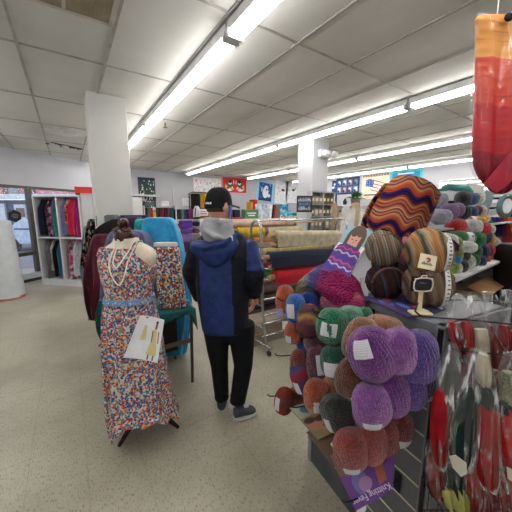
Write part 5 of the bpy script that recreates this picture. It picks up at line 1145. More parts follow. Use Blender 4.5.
# photo card on its easel
d1_ = 1.36; pts = [atD(349, 225.5, d1_+.04), atD(373, 231.5, d1_-.02), atD(347, 282, d1_-.08), atD(322, 268, d1_)]
def d3(poly, disc):
    poly([(0, 0), (1, 0), (1, .32), (0, .4)], 1)
    disc(.52, .2, .36, .26, 3); disc(.5, .25, .25, .2, 2); disc(.40, .10, .14, .1, 3, 12); disc(.62, .09, .14, .09, 3, 12); disc(.24, .3, .07, .2, 3, 10); disc(.78, .3, .08, .2, 3, 10)
    for x in (.42, .58): disc(x, .25, .035, .012, 4)
    poly([(.52, .27), (.55, .32), (.49, .32)], 7)
    poly([(.1, .42), (.3, .36), (.75, .38), (.98, .5), (1, 1), (0, 1), (0, .6)], 5)
    for k in range(6):
        y = .44+k*.09; col = [6, 8, 9][k % 3]
        pts_ = [(.04+.92*t/12, y+.022*math.sin(t*1.6+k)) for t in range(13)]; poly(pts_+[(a, b+.034) for a, b in reversed(pts_)], col)
e, B, n = board('photo_card', 'photo card of a woman in a purple zigzag cowl before a white holder', 'card', pts, [P_('cardwhite', (232, 232, 236)), P_('cardsky', (140, 180, 196)), P_('cardskin', (206, 158, 138)), P_('cardhair', (96, 70, 60)), P_('eyedark', (40, 30, 26)), P_('cardpurple', (84, 52, 130)), P_('cardpink', (196, 60, 120)), P_('cardlip', (170, 110, 96)), P_('cardlav', (176, 160, 200)), P_('cardblue', (60, 56, 140))], d3)
hk = [atD(373, 232, 1.34), atD(370, 262, 1.30), atD(368, 300, 1.25), atD(345, 296, 1.28), atD(347, 282, 1.30)]
e = empty('card_holder', 'white angled holder behind the photo card', 'holder', atD(358, 296, 1.28), RZ); L_ = [loc(e.location, p) for p in hk]
m = MB(); back = Vector((.012, .03, 0)); m.add(L_+[p+back for p in L_], [(0, 1, 2, 3, 4), (9, 8, 7, 6, 5)]+[(i, (i+1) % 5, (i+1) % 5+5, i+5) for i in range(5)]); m.build('panel', P_('holderwhite', (196, 198, 202)), e, flat=True)
cl_ = loc(e.location, atD(363, 280, 1.24)); MB().tube([cl_+Vector((-.012, 0, .01)), cl_+Vector((-.01, 0, -.02)), cl_+Vector((.0, 0, .012)), cl_+Vector((.008, 0, -.018)), cl_+Vector((.01, 0, .015))], .0018, 6).build('wire_clip', chrome, e)
# magazines lying flat
for pxs, lb, mats, dc in (([(366, 299), (397, 297), (432, 311), (408, 317)], 'purple magazine with red and white print lying on the stand top', [P_('magviolet', (46, 36, 84)), P_('magwhite', (220, 214, 220)), P_('magred', (196, 40, 60)), P_('magsky', (70, 100, 170)), P_('magplum', (90, 50, 90))], 0),
                         ([(372, 291.5), (410, 291), (446, 309), (430, 314)], 'dark blue magazine partly under the chalkboard', [P_('magnight', (50, 46, 96)), P_('magwhite', (220, 214, 220)), P_('magrose', (150, 60, 110)), P_('magsky', (70, 100, 170)), P_('magplum', (90, 50, 90))], 1),
                         ([(356, 294), (376, 292), (385, 299), (366, 301)], 'small dark booklet left of the flat magazines', [P_('magink', (40, 36, 70)), P_('magwhite', (220, 214, 220)), P_('magrose', (150, 60, 110)), P_('magsky', (70, 100, 170)), P_('magplum', (90, 50, 90))], 2)):
    zz = TOP+.006-.0025*dc+.002; pts = [atZ(x, y, zz) for x, y in pxs]
    def d4(poly, disc): disc(.3, .3, .14, .2, 3); disc(.3, .32, .08, .1, 4); disc(.55, .55, .12, .18, 3); poly([(.72, .62), (.98, .62), (.98, .78), (.72, .78)], 2); poly([(.74, .8), (.9, .8), (.9, .98), (.74, .98)], 1); disc(.5, .15, .1, .1, 2); disc(.12, .5, .08, .2, 4)
    board('magazine', lb, 'magazine', pts, mats, d4, .002)
# wound yarn balls
def ballmesh(r, sq=(1, .95, .95), bands=0, seed=0):
    m = MB(); rs = random.Random(seed); ph = rs.uniform(0, 6)
    m.ell((0, 0, 0), (r*sq[0], r*sq[1], r*sq[2]), seg=48, ring=30, fn=lambda a, t: 1+.012*math.sin(9*t+4*a+ph)+.014*math.sin(5*a-7*t)+.01*math.sin(23*t+2*a), R=Matrix.Rotation(rs.uniform(-.7, .7), 3, 'X') @ Matrix.Rotation(1.15, 3, 'Y')); return m
g1 = multi('cake_greybrown', [(0, (96, 84, 72)), (.18, (150, 142, 130)), (.3, (70, 60, 54)), (.45, (124, 104, 84)), (.6, (120, 76, 50)), (.75, (84, 88, 86)), (.88, (140, 130, 116)), (1, (96, 84, 72))], 6, 1, .7, mesh=30, twist=1.0)
g2 = multi('cake_dark', [(0, (46, 30, 28)), (.3, (60, 36, 30)), (.5, (34, 28, 34)), (.62, (50, 70, 80)), (.7, (70, 34, 44)), (.85, (44, 28, 28)), (1, (46, 30, 28))], 4, 1, .6, mesh=30, twist=1.0)
g3 = multi('cake_caramel', [(0, (150, 100, 58)), (.25, (168, 124, 80)), (.4, (90, 82, 62)), (.5, (60, 52, 44)), (.65, (128, 120, 100)), (.8, (170, 140, 110)), (1, (150, 100, 58))], 4, 1, .6, mesh=30, twist=1.0)
g4 = multi('cake_taupe', [(0, (96, 78, 62)), (.3, (120, 100, 82)), (.5, (70, 58, 50)), (.7, (104, 74, 70)), (.85, (130, 116, 98)), (1, (96, 78, 62))], 4, 1, .6, mesh=30, twist=1.0)
def ball(lab, px, py, d, rp, mt, ringc=None, seed=1, sq=(1.05, 1, .95), tape=None):
    p = atD(px, py, d); k = psc(p); r = rp*k; e = empty('yarn_ball', lab, 'yarn ball', p, RZ)
    ballmesh(r, sq, seed=seed).build('yarn', mt, e)
    if ringc:
        n_ = 26; m = MB(); m.tube([Vector((math.cos(PI*u/20)*.93*sq[0], -.52, math.sin(PI*u/20)*.80+.02)).normalized()*r*1.0 for u in range(21)], [(r*.04+r*.05*math.sin(PI*u/20), r*.03+r*.04*math.sin(PI*u/20)) for u in range(21)], 10) if True else m.sheet(lambda u, v: Vector((math.cos(PI*(.04+.92*u))*r*1.04, -(.35+.10*v)*r-abs(math.sin(PI*u))*0-.30*r*math.sin(PI*u)*0, math.sin(PI*(.04+.92*u))*r*(.93-.2*v))) if False else Vector((math.cos(PI*(.03+.94*u)), -.25-.35*v, math.sin(PI*(.03+.94*u))*1.0-.05)).normalized()*r*1.035, n_, 4, 0, .003); m.build('yarn_band', ringc, e)
    if tape:
        a0, sgn = tape
        def f(u, v):
            w = (v-.5)*.27; ph = PI*(.04+.90*u); c_ = Vector((.50+w, -math.sin(ph)*.84, math.cos(ph)*.84)).normalized()
            c_ = Matrix.Rotation(-.30, 3, 'Z') @ c_; return Vector((c_.x*sq[0], c_.y*sq[1], c_.z*sq[2]))*r*1.04

        tp = MB().sheet(f, 28, 4, 0, .002).build('label_band', P_('tapewhite', (214, 212, 206)), e)
        mk_ = MB()
        for i in range(13):
            u = .08+i*.068; c_ = f(u, .5); tx = (f(u, .62)-f(u, .38)).normalized(); ty = (f(u+.02, .5)-f(u-.02, .5)).normalized(); nn_ = c_.normalized()
            w_ = r*(.05 if i % 3 else .075); h_ = r*.028
            c_ = c_+nn_*.0012; mk_.add([c_-tx*w_-ty*h_, c_+tx*w_-ty*h_, c_+tx*w_+ty*h_, c_-tx*w_+ty*h_], [(0, 1, 2, 3)])
        mk_.build('label_print', P_('tapeink', (70, 66, 66)), tp, flat=True)
    return e
ball('dark wine yarn ball with an orange band, under the grey-brown ball', 384.5, 281, 1.25, 18.0, g2, yarn('band_orange', (168, 74, 34), (136, 56, 30)), 3, (1.05, 1, .98))
ball('grey-brown striped yarn ball resting on the dark wine one', 382.5, 248.5, 1.25, 18.0, g1, yarn('band_rust', (130, 76, 54), (104, 62, 46)), 1, (1.06, 1, .9))
ball('taupe yarn ball with a printed paper band behind the chalkboard', 427, 284.5, 1.15, 24, g4, None, 5, (1.0, .95, .98), (0, 1))
ball('caramel yarn ball with a printed paper band and a cream tag', 428, 252.5, 1.15, 24.5, g3, None, 6, (1.04, .95, .88), (0, 1))
# cream tag
tg = empty('price_card', 'cream card with a red motif on the caramel yarn ball', 'card', atD(427.5, 262, 1.03), RZ)
m = MB(); T = Matrix.Rotation(.22, 4, 'Y') @ Matrix.Rotation(-.15, 4, 'X'); m.box((0, 0, 0), (.066, .002, .056), T=T)
for a in range(4): m.box((0, -.0018, .012), (.018, .0012, .0035), 1, T=T @ Matrix.Translation((0, 0, .008)) @ Matrix.Rotation(a*PI/4, 4, 'Y') @ Matrix.Translation((0, 0, -.008)))
m.build('card', [P_('tagcream', (226, 214, 184)), P_('redmotif', (196, 60, 40))], tg, flat=True)
m = MB(); T2 = T @ Matrix.Translation((0, -.0018, -.012))
for k_, (x, h_) in enumerate(((-.019, .007), (-.013, .011), (-.007, .007), (-.001, .009), (.005, .006), (.011, .010), (.017, .006))): m.tube([T2 @ Vector((x-.003, 0, 0)), T2 @ Vector((x-.001, 0, h_)), T2 @ Vector((x+.003, 0, .001))], .0011, 6)
m.build('script_marks', P_('black', (24, 26, 30)), tg)
# chalkboard
cb = empty('chalkboard_stand', 'mini chalkboard with a scalloped white frame on a pale wood foot', 'sign', atZ(420, 312.5, TOP+.012), RZ)
m = MB(); w_, h_ = .068, .050; pts = []
cbz = loc(cb.location, atD(420.5, 284.5, depth(cb.location))).z
for i in range(48):
    a = 2*PI*i/48; ca, sa = math.cos(a), math.sin(a); k_ = 1+.045*math.cos(8*a); pts.append((math.copysign(abs(ca)**.35, ca)*w_/2*k_, math.copysign(abs(sa)**.35, sa)*h_/2*k_+cbz))
m.tube([(x, -.004, z) for x, z in pts], .0026, 8, closed=True); m.tube([(-.012, -.004, cbz+h_/2), (-.008, -.004, cbz+h_/2+.010), (.008, -.004, cbz+h_/2+.010), (.012, -.004, cbz+h_/2)], .002, 8).build('frame', P_('framecream', (214, 204, 184)), cb)
m = MB(); m.add([(x*.98, -.001, (z-cbz)*.98+cbz) for x, z in pts]+[(x*.98, .002, (z-cbz)*.98+cbz) for x, z in pts], [tuple(range(48)), tuple(range(95, 47, -1))]+[(i, (i+1) % 48, (i+1) % 48+48, i+48) for i in range(48)]); m.build('slate', P_('slate_blk', (30, 32, 38)), cb, flat=True)
MB().tube([(-.013, -.0035, cbz+.005), (-.008, -.0035, cbz+.009), (-.004, -.0035, cbz+.005), (.001, -.0035, cbz+.008), (.006, -.0035, cbz+.005), (.012, -.0035, cbz+.007)], .0006, 6).build('chalk_mark', P_('chalk', (150, 156, 170)), cb)
MB().box((0, .006, cbz/2-.004), (.016, .006, cbz)).build('post', P_('palewood', (210, 192, 156)), cb, flat=True, bevel=.001)
MB().box((0, .0, .0), (.075, .045, .008)).build('foot', P_('palewood', (210, 192, 156)), cb, flat=True, bevel=.002)
o = MB().box((.006, .016, cbz-.002), (.085, .002, .06)).build('card', P_('blackcard', (26, 26, 30)), label='black card behind the mini chalkboard', cat='card', at=cb.location, rz=RZ, flat=True)
# zigzag afghan on a dark bust
afm = N('afghan_zigzag')
def mkaf():
    s = afm; s.b.inputs['Roughness'].default_value = .95; s.b.inputs['Specular IOR Level'].default_value = .1
    t_ = s.n.new('ShaderNodeTexCoord'); sp = s.add('ShaderNodeSeparateXYZ'); s.ln(t_.outputs['UV'], sp.inputs[0])
    w = s.math('MULTIPLY', s.math('SINE', s.math('MULTIPLY', sp.outputs[0], 2*PI*2.6)), .050)
    v = s.math('ADD', sp.outputs[1], w); fr = s.math('FRACT', s.math('MULTIPLY', v, 1.75))
    c = [((.0), (214, 150, 76)), (.06, (176, 70, 60)), (.12, (60, 40, 96)), (.2, (44, 26, 60)), (.26, (74, 44, 116)), (.33, (212, 88, 52)), (.42, (222, 116, 78)), (.48, (224, 176, 100)), (.54, (170, 76, 84)), (.60, (216, 144, 124)), (.66, (140, 76, 80)), (.71, (224, 180, 108)), (.77, (206, 106, 96)), (.83, (120, 60, 66)), (.88, (212, 120, 90)), (.94, (168, 80, 60))]
    col = s.ramp(fr, c, 'CONSTANT')
    rib = s.math('SINE', s.math('MULTIPLY', v, 2*PI*34)); st_ = s.math('SINE', s.math('MULTIPLY', sp.outputs[0], 2*PI*46))
    mx = s.n.new('ShaderNodeMix'); mx.data_type = 'RGBA'; mx.blend_type = 'MULTIPLY'; mx.inputs[0].default_value = 1; s.ln(col, mx.inputs[6]); s.ln(s.math('MULTIPLY_ADD', rib, .2, .8), mx.inputs[7]); s.base(mx.outputs[2])
    s.bump(s.math('ADD', rib, s.math('MULTIPLY', st_, .5)), .8, .004)
mkaf(); afm = afm.m
aD = 1.42; ac = atD(400, 215, aD); e = empty('afghan', 'striped zigzag crochet afghan in orange, purple and gold draped over a dark bust', 'blanket', ac, RZ)
Q = {k: loc(ac, atD(x, y, aD)) for k, (x, y) in dict(tl=(388, 182), tr=(438, 195), br=(414, 244), bl=(365, 225)).items()}
def af(u, v):
    # v: 0 hem -> 1 top ; u left -> right
    a = Q['bl']*(1-u)+Q['br']*u; b = Q['tl']*(1-u)+Q['tr']*u; p = a*(1-v)+b*v
    out = .035*math.sin(PI*min(1, v*1.0))*-(1) * (math.sin(PI*u))*.35
    p = p+Vector((-.018*math.sin(PI*v)*(1-u)**2+.006*math.sin(PI*v)*u, 0, .040*math.sin(PI*u**.6)**.8*v*v))
    dep = -.11*math.sin(PI*(.08+.84*u))*(.65+.35*math.sin(PI*(.2+.6*v)))+.16*max(0, v-.86)*3*0
    hemw = .012*math.sin(u*2*PI*2.6)*(1-v)**3
    return (p.x, dep+.012*math.sin(u*11+v*3)*(1-v), p.z-hemw)
m = MB().sheet(af, 64, 48, 0, .012); m.build('crochet_panel', afm, e)
# back of the blanket
def afb(u, v):
    p = Vector(af(1-u, v)); q_ = Q['bl'].x; return (p.x*.98, -p.y*.9+.05, p.z-.02*v)
MB().sheet(afb, 24, 16, 0, .010).build('back_fall', afm, e)
bst = loc(ac, atZ(398, 262, TOP)); b0 = Vector((.0, .0, TOP-ac.z))
MB().loft([[(b0.x+.01+math.cos(2*PI*i/28)*r*1.15, .02+math.sin(2*PI*i/28)*r*.7, z) for i in range(28)] for r, z in ((.09, b0.z), (.10, b0.z+.05), (.115, b0.z+.16), (.10, b0.z+.26), (.09, b0.z+.38), (.05, b0.z+.47), (.01, b0.z+.5))]).build('bust', M('bust_black', (14, 14, 16), .8), e)
# purple dotted hat and pink things behind
drape('knitted_hat', 'purple knitted hat with white flecks right of the afghan', 'hat', [(231.5, 424, 433), (234, 418, 441), (239, 414, 448), (245, 413, 453), (249, 414, 454)], 1.5, [.06, .12, .15, .16, .15], specks('hat_flecks', (70, 34, 84), [(190, 160, 200), (70, 34, 84), (90, 50, 104)], 90, .42), 5, .02)
drape('knitted_scarf', 'pink ruffled scarf between the yarn balls and the afghan', 'scarf', [(237, 404, 408), (242, 402, 408), (250, 399, 405), (256, 397, 403), (262, 397, 403)], 1.28, .03, cloth('pinkruffle', (196, 110, 140)), 7, .05)
drape('knitted_scarf', 'dark mauve scarf bunched between the yarn balls', 'scarf', [(262, 401, 406), (268, 400, 407), (280, 400, 407), (292, 401, 406)], 1.25, .05, cloth('darkmauve', (66, 44, 52)), 7, .12)
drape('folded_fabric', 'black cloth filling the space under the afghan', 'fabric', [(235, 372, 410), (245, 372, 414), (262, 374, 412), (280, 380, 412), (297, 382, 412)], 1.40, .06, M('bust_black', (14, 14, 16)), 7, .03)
# =====================================================================  YARN SHELVES AT RIGHT
SZ = 1.12; s0 = atZ(452, 281, SZ); s1 = atZ(507, 258, SZ); sd = (s1-s0); SLn = sd.length; sa = math.atan2(sd.y, sd.x); sdn = sd.normalized(); sback = Vector((-sdn.y, sdn.x, 0))
s0x = s0-sdn*.3; SL2 = SLn+.3
ys = empty('yarn_shelf', 'white shelf unit of acrylic yarn skeins at the right', 'shelf', Vector((s0x.x, s0x.y, 0)), sa)
SDp = .42
for z, th in ((SZ-.012, .024), (.62, .024), (.12, .024)): MB().box((SL2/2, SDp/2, z), (SL2, SDp, th)).build('shelf', wp, ys, flat=True)
for x in (0, SL2): MB().box((x, SDp/2, SZ/2), (.03, SDp, SZ-.002)).build('side_panel', wp, ys, flat=True)
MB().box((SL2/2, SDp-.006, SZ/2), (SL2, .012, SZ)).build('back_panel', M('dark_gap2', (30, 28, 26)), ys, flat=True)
UZ = 1.47; 
MB().box((SL2/2+.65, SDp-.02, UZ-.12), (SL2+.5, .02, .75)).build('upper_back', M('pegboard', (196, 196, 198), .7), ys, flat=True)
MB().box((SL2/2+.62, SDp-.17, UZ-.006), (SL2+.55, .28, .012)).build('upper_shelf', M('clear_shelf', (150, 154, 160), .3), ys, flat=True)
for x in (.9, 1.5, 2.2): MB().tube([(x, SDp-.31, UZ), (x, SDp-.31, UZ-.035), (x, SDp-.03, UZ-.06)], .011, 8).build('bracket', M('black_metal', (24, 24, 26)), ys)
def onsh(px, py, off): return atP(px, py, s0+sback*off, sback)
# boxes below
def shx_(p): v = p-s0x; return v.dot(sdn), v.z
for px0, px1, py0, py1, c, lb in ((473, 497, 272, 284, (150, 136, 108), 'tan cardboard box open on the shelf below the yarn'), (453, 471, 281, 289, (130, 118, 96), 'shaded cardboard box left of the open tan one')):
    a = onsh(px0, py1, .05); b = onsh(px1, py0, .05); w_ = abs((b-a).dot(sdn)); h_ = .26
    e = empty('cardboard_box', lb, 'box', a+sdn*w_/2+sback*.13-Vector((0, 0, a.z-(a.z if False else .634))), sa)
    MB().box((0, 0, h_/2), (w_, .24, h_)).build('body', M('box_tan' if c[0] > 140 else 'box_dim', c, .8), e, flat=True, bevel=.004)
    if c[0] > 140: MB().box((0, -.16, h_+.01), (w_*.95, .16, .006), rot=Matrix.Rotation(.35, 4, 'X')).build('flap', M('box_flap', (150, 112, 72), .8), e, flat=True)
MB().box((SL2/2+.2, .1, SZ-.06), (SL2*.5, .12, .05)).build('dark_tray', M('bust_black', (14, 14, 16)), ys, flat=True)
for k in range(3):
    p = onsh(462+k*14, 277.5-k*5.6, .03)
    o = MB().box((0, 0, 0), (.22, .08, .003)).build('price_label', P_('white', (226, 228, 232)), label='%s white price strip along the front edge of the yarn shelf' % ['left', 'middle', 'right'][k], cat='label', at=p-Vector((0, 0, p.z-SZ-.002)), rz=sa, flat=True)
def hskein(lab, px, py, off, wp_, hp, mat, band=None, name='yarn_skein', group=None, end=None):
    """skein lying along the shelf, seen side on, with an optional paper band round its middle"""
    p = onsh(px, py, off); k = psc(p); w, h = wp_*k, hp*k; e = empty(name, lab, 'yarn', p-Vector((0, 0, h*.45)), RZ, group)
    rings = []; n = 22; r0 = random.Random(px*3+py)
    for i in range(15):
        t = -1+2*i/14; pr = max(.06, (1-abs(t)**3.2)**.5)*(1-.10*math.exp(-(t/.25)**2)*(1 if band else 0)); rings.append([Vector((t*w/2, math.cos(2*PI*j/n)*h/2*pr*(1+.04*math.sin(3*2*PI*j/n+t*2)), h*.45+math.sin(2*PI*j/n)*h/2*pr*(1+.05*math.sin(2*2*PI*j/n+t*3+px)))) for j in range(n)])
    m = MB().loft(rings)
    m.uv = [[(v, u) for u, v in f] for f in m.uv] if False else m.uv
    m.build('yarn', mat, e)
    if band:
        b0, b1 = band; m = MB(); m.loft([[Vector((t*w/2, math.cos(2*PI*j/n)*h/2*1.02*(1-.05), h*.45+math.sin(2*PI*j/n)*h/2*1.02*.97)) for j in range(n)] for t in (b0, (b0+b1)/2, b1)], caps=False); m.build('paper_band', lab_print, e)
    return e
Yc = lambda n, c: yarn('y_'+n, c, tuple(v*.78 for v in c), 12, 20)
red_, wht, ylo, gre, nav, lim, cre, brk, pch, cya = Yc('red', (188, 16, 26)), Yc('white', (200, 198, 196)), Yc('yellow', (214, 166, 40)), Yc('kelly', (20, 104, 48)), Yc('navyd', (32, 32, 84)), Yc('lime', (120, 140, 34)), Yc('creamw', (206, 200, 186)), Yc('choc', (50, 34, 32)), Yc('peach', (210, 140, 116)), Yc('cyan', (28, 130, 190))
mvv, blk, den, gry, wine = Yc('mauvev', (110, 78, 124)), Yc('blackb', (22, 22, 32)), Yc('denim', (50, 78, 122)), Yc('greyl', (140, 140, 156)), Yc('wine', (110, 20, 40))
S_ = [ # px,py,off,w,h,mat,band,label
 (446, 241, .02, 22, 16, wht, None, 'white skein peeking out left of the red ones'),
 (456, 227.5, .12, 20, 17, red_, None, 'red skein at the left of the upper red row'),
 (462, 223, .20, 30, 14, red_, (.1, .7), 'second red skein with a white band in the upper row'),
 (478, 222, .22, 16, 11, ylo, None, 'yellow skein above the red one'),
 (484.5, 219, .24, 8, 9, ylo, None, 'small yellow skein at the top of the red row'),
 (472, 227, .10, 18, 16, wht, None, 'white wrapped skein between the two reds'),
 (482, 228.5, .06, 15, 14, red_, None, 'bright red round skein end right of the white wrap'),
 (490.5, 229.5, .10, 7, 9, cre, None, 'cream skein end right of the bright red one'),
 (455, 237, .10, 26, 13, gre, None, 'dark green skein behind the lime one'),
 (465, 238.5, .06, 20, 13, gre, (-.4, .5), 'kelly green skein with a white band'),
 (477.5, 239.5, .04, 12, 15, gre, None, 'kelly green skein end right of the white band'),
 (483.5, 237, .09, 14, 14, nav, None, 'navy skein above the red and yellow ends'),
 (489, 239.5, .12, 8, 13, ylo, None, 'yellow skein end beside navy'),
 (494.5, 242, .14, 9, 9, cre, None, 'cream skein end at the right of the yellow one'),
 (452, 243, .03, 18, 15, lim, None, 'lime green skein above the white ones'),
 (455, 255, .02, 10, 18, lim, None, 'lime green skein below the first lime one'),
 (464, 247.5, .03, 26, 13, wht, None, 'long white skein in the middle of the stack'),
 (476, 251, .05, 9, 12, gre, None, 'green skein end below the kelly green ones'),
 (482, 251, .07, 11, 15, nav, None, 'navy skein end in the middle of the stack'),
 (488.5, 250, .10, 8, 13, red_, None, 'red skein end right of the middle navy one'),
 (494, 251, .12, 12, 10, pch, None, 'peach skein end near the right of the stack'),
 (463, 255.5, .03, 12, 12, brk, None, 'chocolate brown skein in the middle of the stack'),
 (455, 259, .01, 9, 13, cya, None, 'bright cyan skein beside the caramel yarn ball'),
 (468, 262, .03, 11, 14, cre, None, 'cream skein at the bottom of the stack'),
 (461.5, 266, .02, 10, 13, brk, None, 'chocolate brown skein at the bottom of the stack'),
 (457, 268, .01, 8, 11, wht, None, 'white skein at the bottom left of the stack'),
 (453.5, 268, .0, 7, 12, lim, None, 'lime skein at the bottom left corner'),
 (474, 260, .05, 8, 13, gre, None, 'green skein at the bottom of the stack'),
 (479, 261, .07, 11, 13, nav, None, 'navy skein at the bottom of the stack'),
 (484.5, 260, .09, 8, 11, red_, None, 'red skein at the bottom of the stack'),
 (488, 259, .11, 7, 8, ylo, None, 'yellow skein at the bottom of the stack'),
 (493, 257, .12, 10, 8, wht, None, 'white skein at the bottom near the peach one'),
 (499.5, 252.5, .12, 14, 9, wht, (-.3, .3), 'white banded skein at the right end of the stack'),
 (441, 217, .10, 20, 16, gry, None, 'grey skein left of the mauve ones on the upper shelf'),
 (440, 200.5, .20, 12, 16, gry, None, 'grey skein on top behind the afghan corner'),
 (449, 211.5, .12, 18, 16, mvv, None, 'mauve skein at the left on the upper shelf'),
 (456.5, 210, .14, 14, 14, mvv, None, 'mauve skein at the right on the upper shelf'),
 (463, 198.5, .16, 14, 15, blk, None, 'black skein on top of the upper shelf stack'),
 (464, 212, .16, 11, 14, blk, None, 'black skein below the top black one'),
 (472, 199, .18, 11, 13, den, None, 'denim blue skein beside the top black one'),
 (472, 212, .18, 9, 12, den, None, 'denim blue skein below the top denim one'),
 (478.5, 198.5, .22, 8, 13, cre, None, 'cream skein beside the top denim one'),
 (478, 210.5, .20, 6, 10, wine, None, 'wine red skein end on the upper shelf'),
 (482, 211, .22, 6, 11, cre, None, 'cream skein end right of the wine red one'),
]
for px, py, off, w_, h_, mt, bd, lb in S_: hskein(lb, px, py, off, w_, h_, mt, bd)
# cards and clutter on the upper shelf
for (px, py, w_, h_, c, lb, off, rt) in ((450, 196, .20, .08, (206, 208, 214), 'white label card standing behind the black skeins', .28, 0), (474, 192, .2, .16, (196, 192, 190), 'pale folded card above the denim skein', .34, .1), (492, 205, .26, .05, (190, 194, 198), 'upper white sign card right of the yarn', .3, 0), (494, 212, .24, .07, (206, 208, 210), 'lower white sign card right of the yarn', .28, -.25), (486, 203, .12, .26, (120, 140, 146), 'grey-teal folder leaning right of the cream skeins', .30, .25)):
    p = onsh(px, py, off); MB().box((0, 0, 0), (w_, .012, h_), rot=Matrix.Rotation(rt, 4, 'Y')).build('sign_card', M('cardc_%d' % px, c, .6), label=lb, cat='card', at=p, rz=sa-.6, flat=True)
for (px, py, w_, h_, lb) in ((493, 198.5, .34, .022, 'upper black bar right of the yarn'), (494, 207.5, .28, .04, 'lower black bar right of the yarn'), (452, 201.5, .24, .035, 'black bar behind the mauve skeins')):
    p = onsh(px, py, .3); MB().box((0, 0, 0), (w_, .03, h_)).build('display_bar', M('bust_black', (14, 14, 16)), label=lb, cat='bar', at=p, rz=sa-.6, flat=True)
p = onsh(453, 192, .3); MB().tube([(-.12, 0, 0), (-.05, 0, .05), (.03, 0, .035), (.12, 0, .03), (.16, 0, -.01)], .03, 10).build('knitted_scarf', Yc('tealk', (50, 140, 130)), label='teal knitted strip behind the top of the yarn', cat='scarf', at=p, rz=RZ)
p = onsh(506, 206, .15); e = empty('ribbon_spool', 'green and grey spool at the right edge of the picture', 'spool', p, RZ)
MB().tube([(math.cos(a)*.075, 0, math.sin(a)*.11) for a in [2*PI*i/20 for i in range(20)]], .028, 10, closed=True).build('ribbon', multi('spoolm', [(0, (96, 110, 80)), (.5, (100, 124, 140)), (1, (96, 110, 80))], 2, 1), e); MB().lathe([(.005, -.02), (.055, -.02), (.055, .02), (.005, .02)], 18, sq=(1, 1.5), T=Matrix.Rotation(PI/2, 4, 'X')).build('core', P_('white', (226, 228, 232)), e)
for px, c, nm in ((487.5, (60, 140, 170), 'aqua'), (491.5, (40, 50, 110), 'royal blue'), (495.5, (60, 36, 110), 'purple'), (500, (150, 36, 80), 'raspberry'), (504.5, (190, 60, 50), 'coral red'), (508.5, (206, 110, 40), 'orange'), (513, (214, 140, 50), 'amber')):
    p = onsh(px, 224, .22); drape('hanging_hank', '%s hank hanging under the upper shelf at the right' % nm, 'yarn', [(217, px-2.4, px+2.2), (224, px-2.8, px+2.6), (234, px-2.6, px+2.4), (242 if px > 503 else 236, px-2.0, px+1.8)], depth(p), .06, cloth('hank_'+nm.replace(' ', '_'), c), 5, .06)
p = onsh(499, 239, .25); MB().box((0, 0, 0), (.30, .02, .26)).box((-.02, -.014, 0.02), (.2, .01, .09), 1).build('pattern_sheet', [P_('palelilac', (176, 172, 190)), P_('magbrown', (110, 80, 66))], label='pale sheet with a brown picture behind the right end of the yarn', cat='paper', at=p, rz=sa-.6, flat=True)
drape('dark_coat', 'dark brown cloth bundle at the right edge below the hanks', 'fabric', [(245, 506, 522), (252, 503, 524), (270, 503, 524), (290, 502, 526), (330, 503, 526), (378, 503, 524)], depth(s1)-.2, .3, cloth('darkbrown', (34, 26, 24)), 7, .04)
p = onsh(516, 190, .4); MB().tube([(0, 0, 0), (0, 0, 2.2)], .03, 10).build('display_pole', M('bust_black', (14, 14, 16)), label='dark pole at the right edge beside the hanging sample', cat='pole', at=(p.x, p.y, 0))
# =====================================================================  BAG RACK AT FRONT RIGHT
BD = .86
br0 = atD(480, 400, BD); br0.z = 0
rack = empty('wire_bag_rack', 'black wire rack with long bars and a mesh basket at the lower right', 'rack', br0, RZ)
bm_ = M('black_metal', (24, 24, 26), .4, .5)
def bl(px, py, d=BD): return loc(br0, atD(px, py, d))
def wire(nm, pts, r=.003): MB().tube(pts, r, 8).build(nm, bm_, rack)
wire('bar', [bl(420, 315.5), bl(426, 317), bl(470, 320), bl(540, 327)], .0028)
wire('bar', [bl(450, 300, .98), bl(462, 300, .98), bl(540, 303, .98)], .0026)
wire('bar', [bl(448, 348), bl(480, 352.5), bl(540, 360)], .0030)
wire('bar', [bl(420, 315.5), bl(415, 311, .9), bl(418, 303, .96)], .0028)
for px in (441, 540):  # dark left upright also stands in for the shaded gap beside the slatwall
    a = bl(px, 330, BD+.06); MB().tube([(a.x, a.y, 1.19), (a.x, a.y, .02)], .009, 10).build('upright', bm_, rack)
a = bl(441, 330, BD+.06); b = bl(540, 330, BD+.06)
for z in (1.15, .9, .62, .3, .03): MB().tube([(a.x, a.y, z), (b.x, b.y, z)], .005, 8).build('cross_bar', bm_, rack)
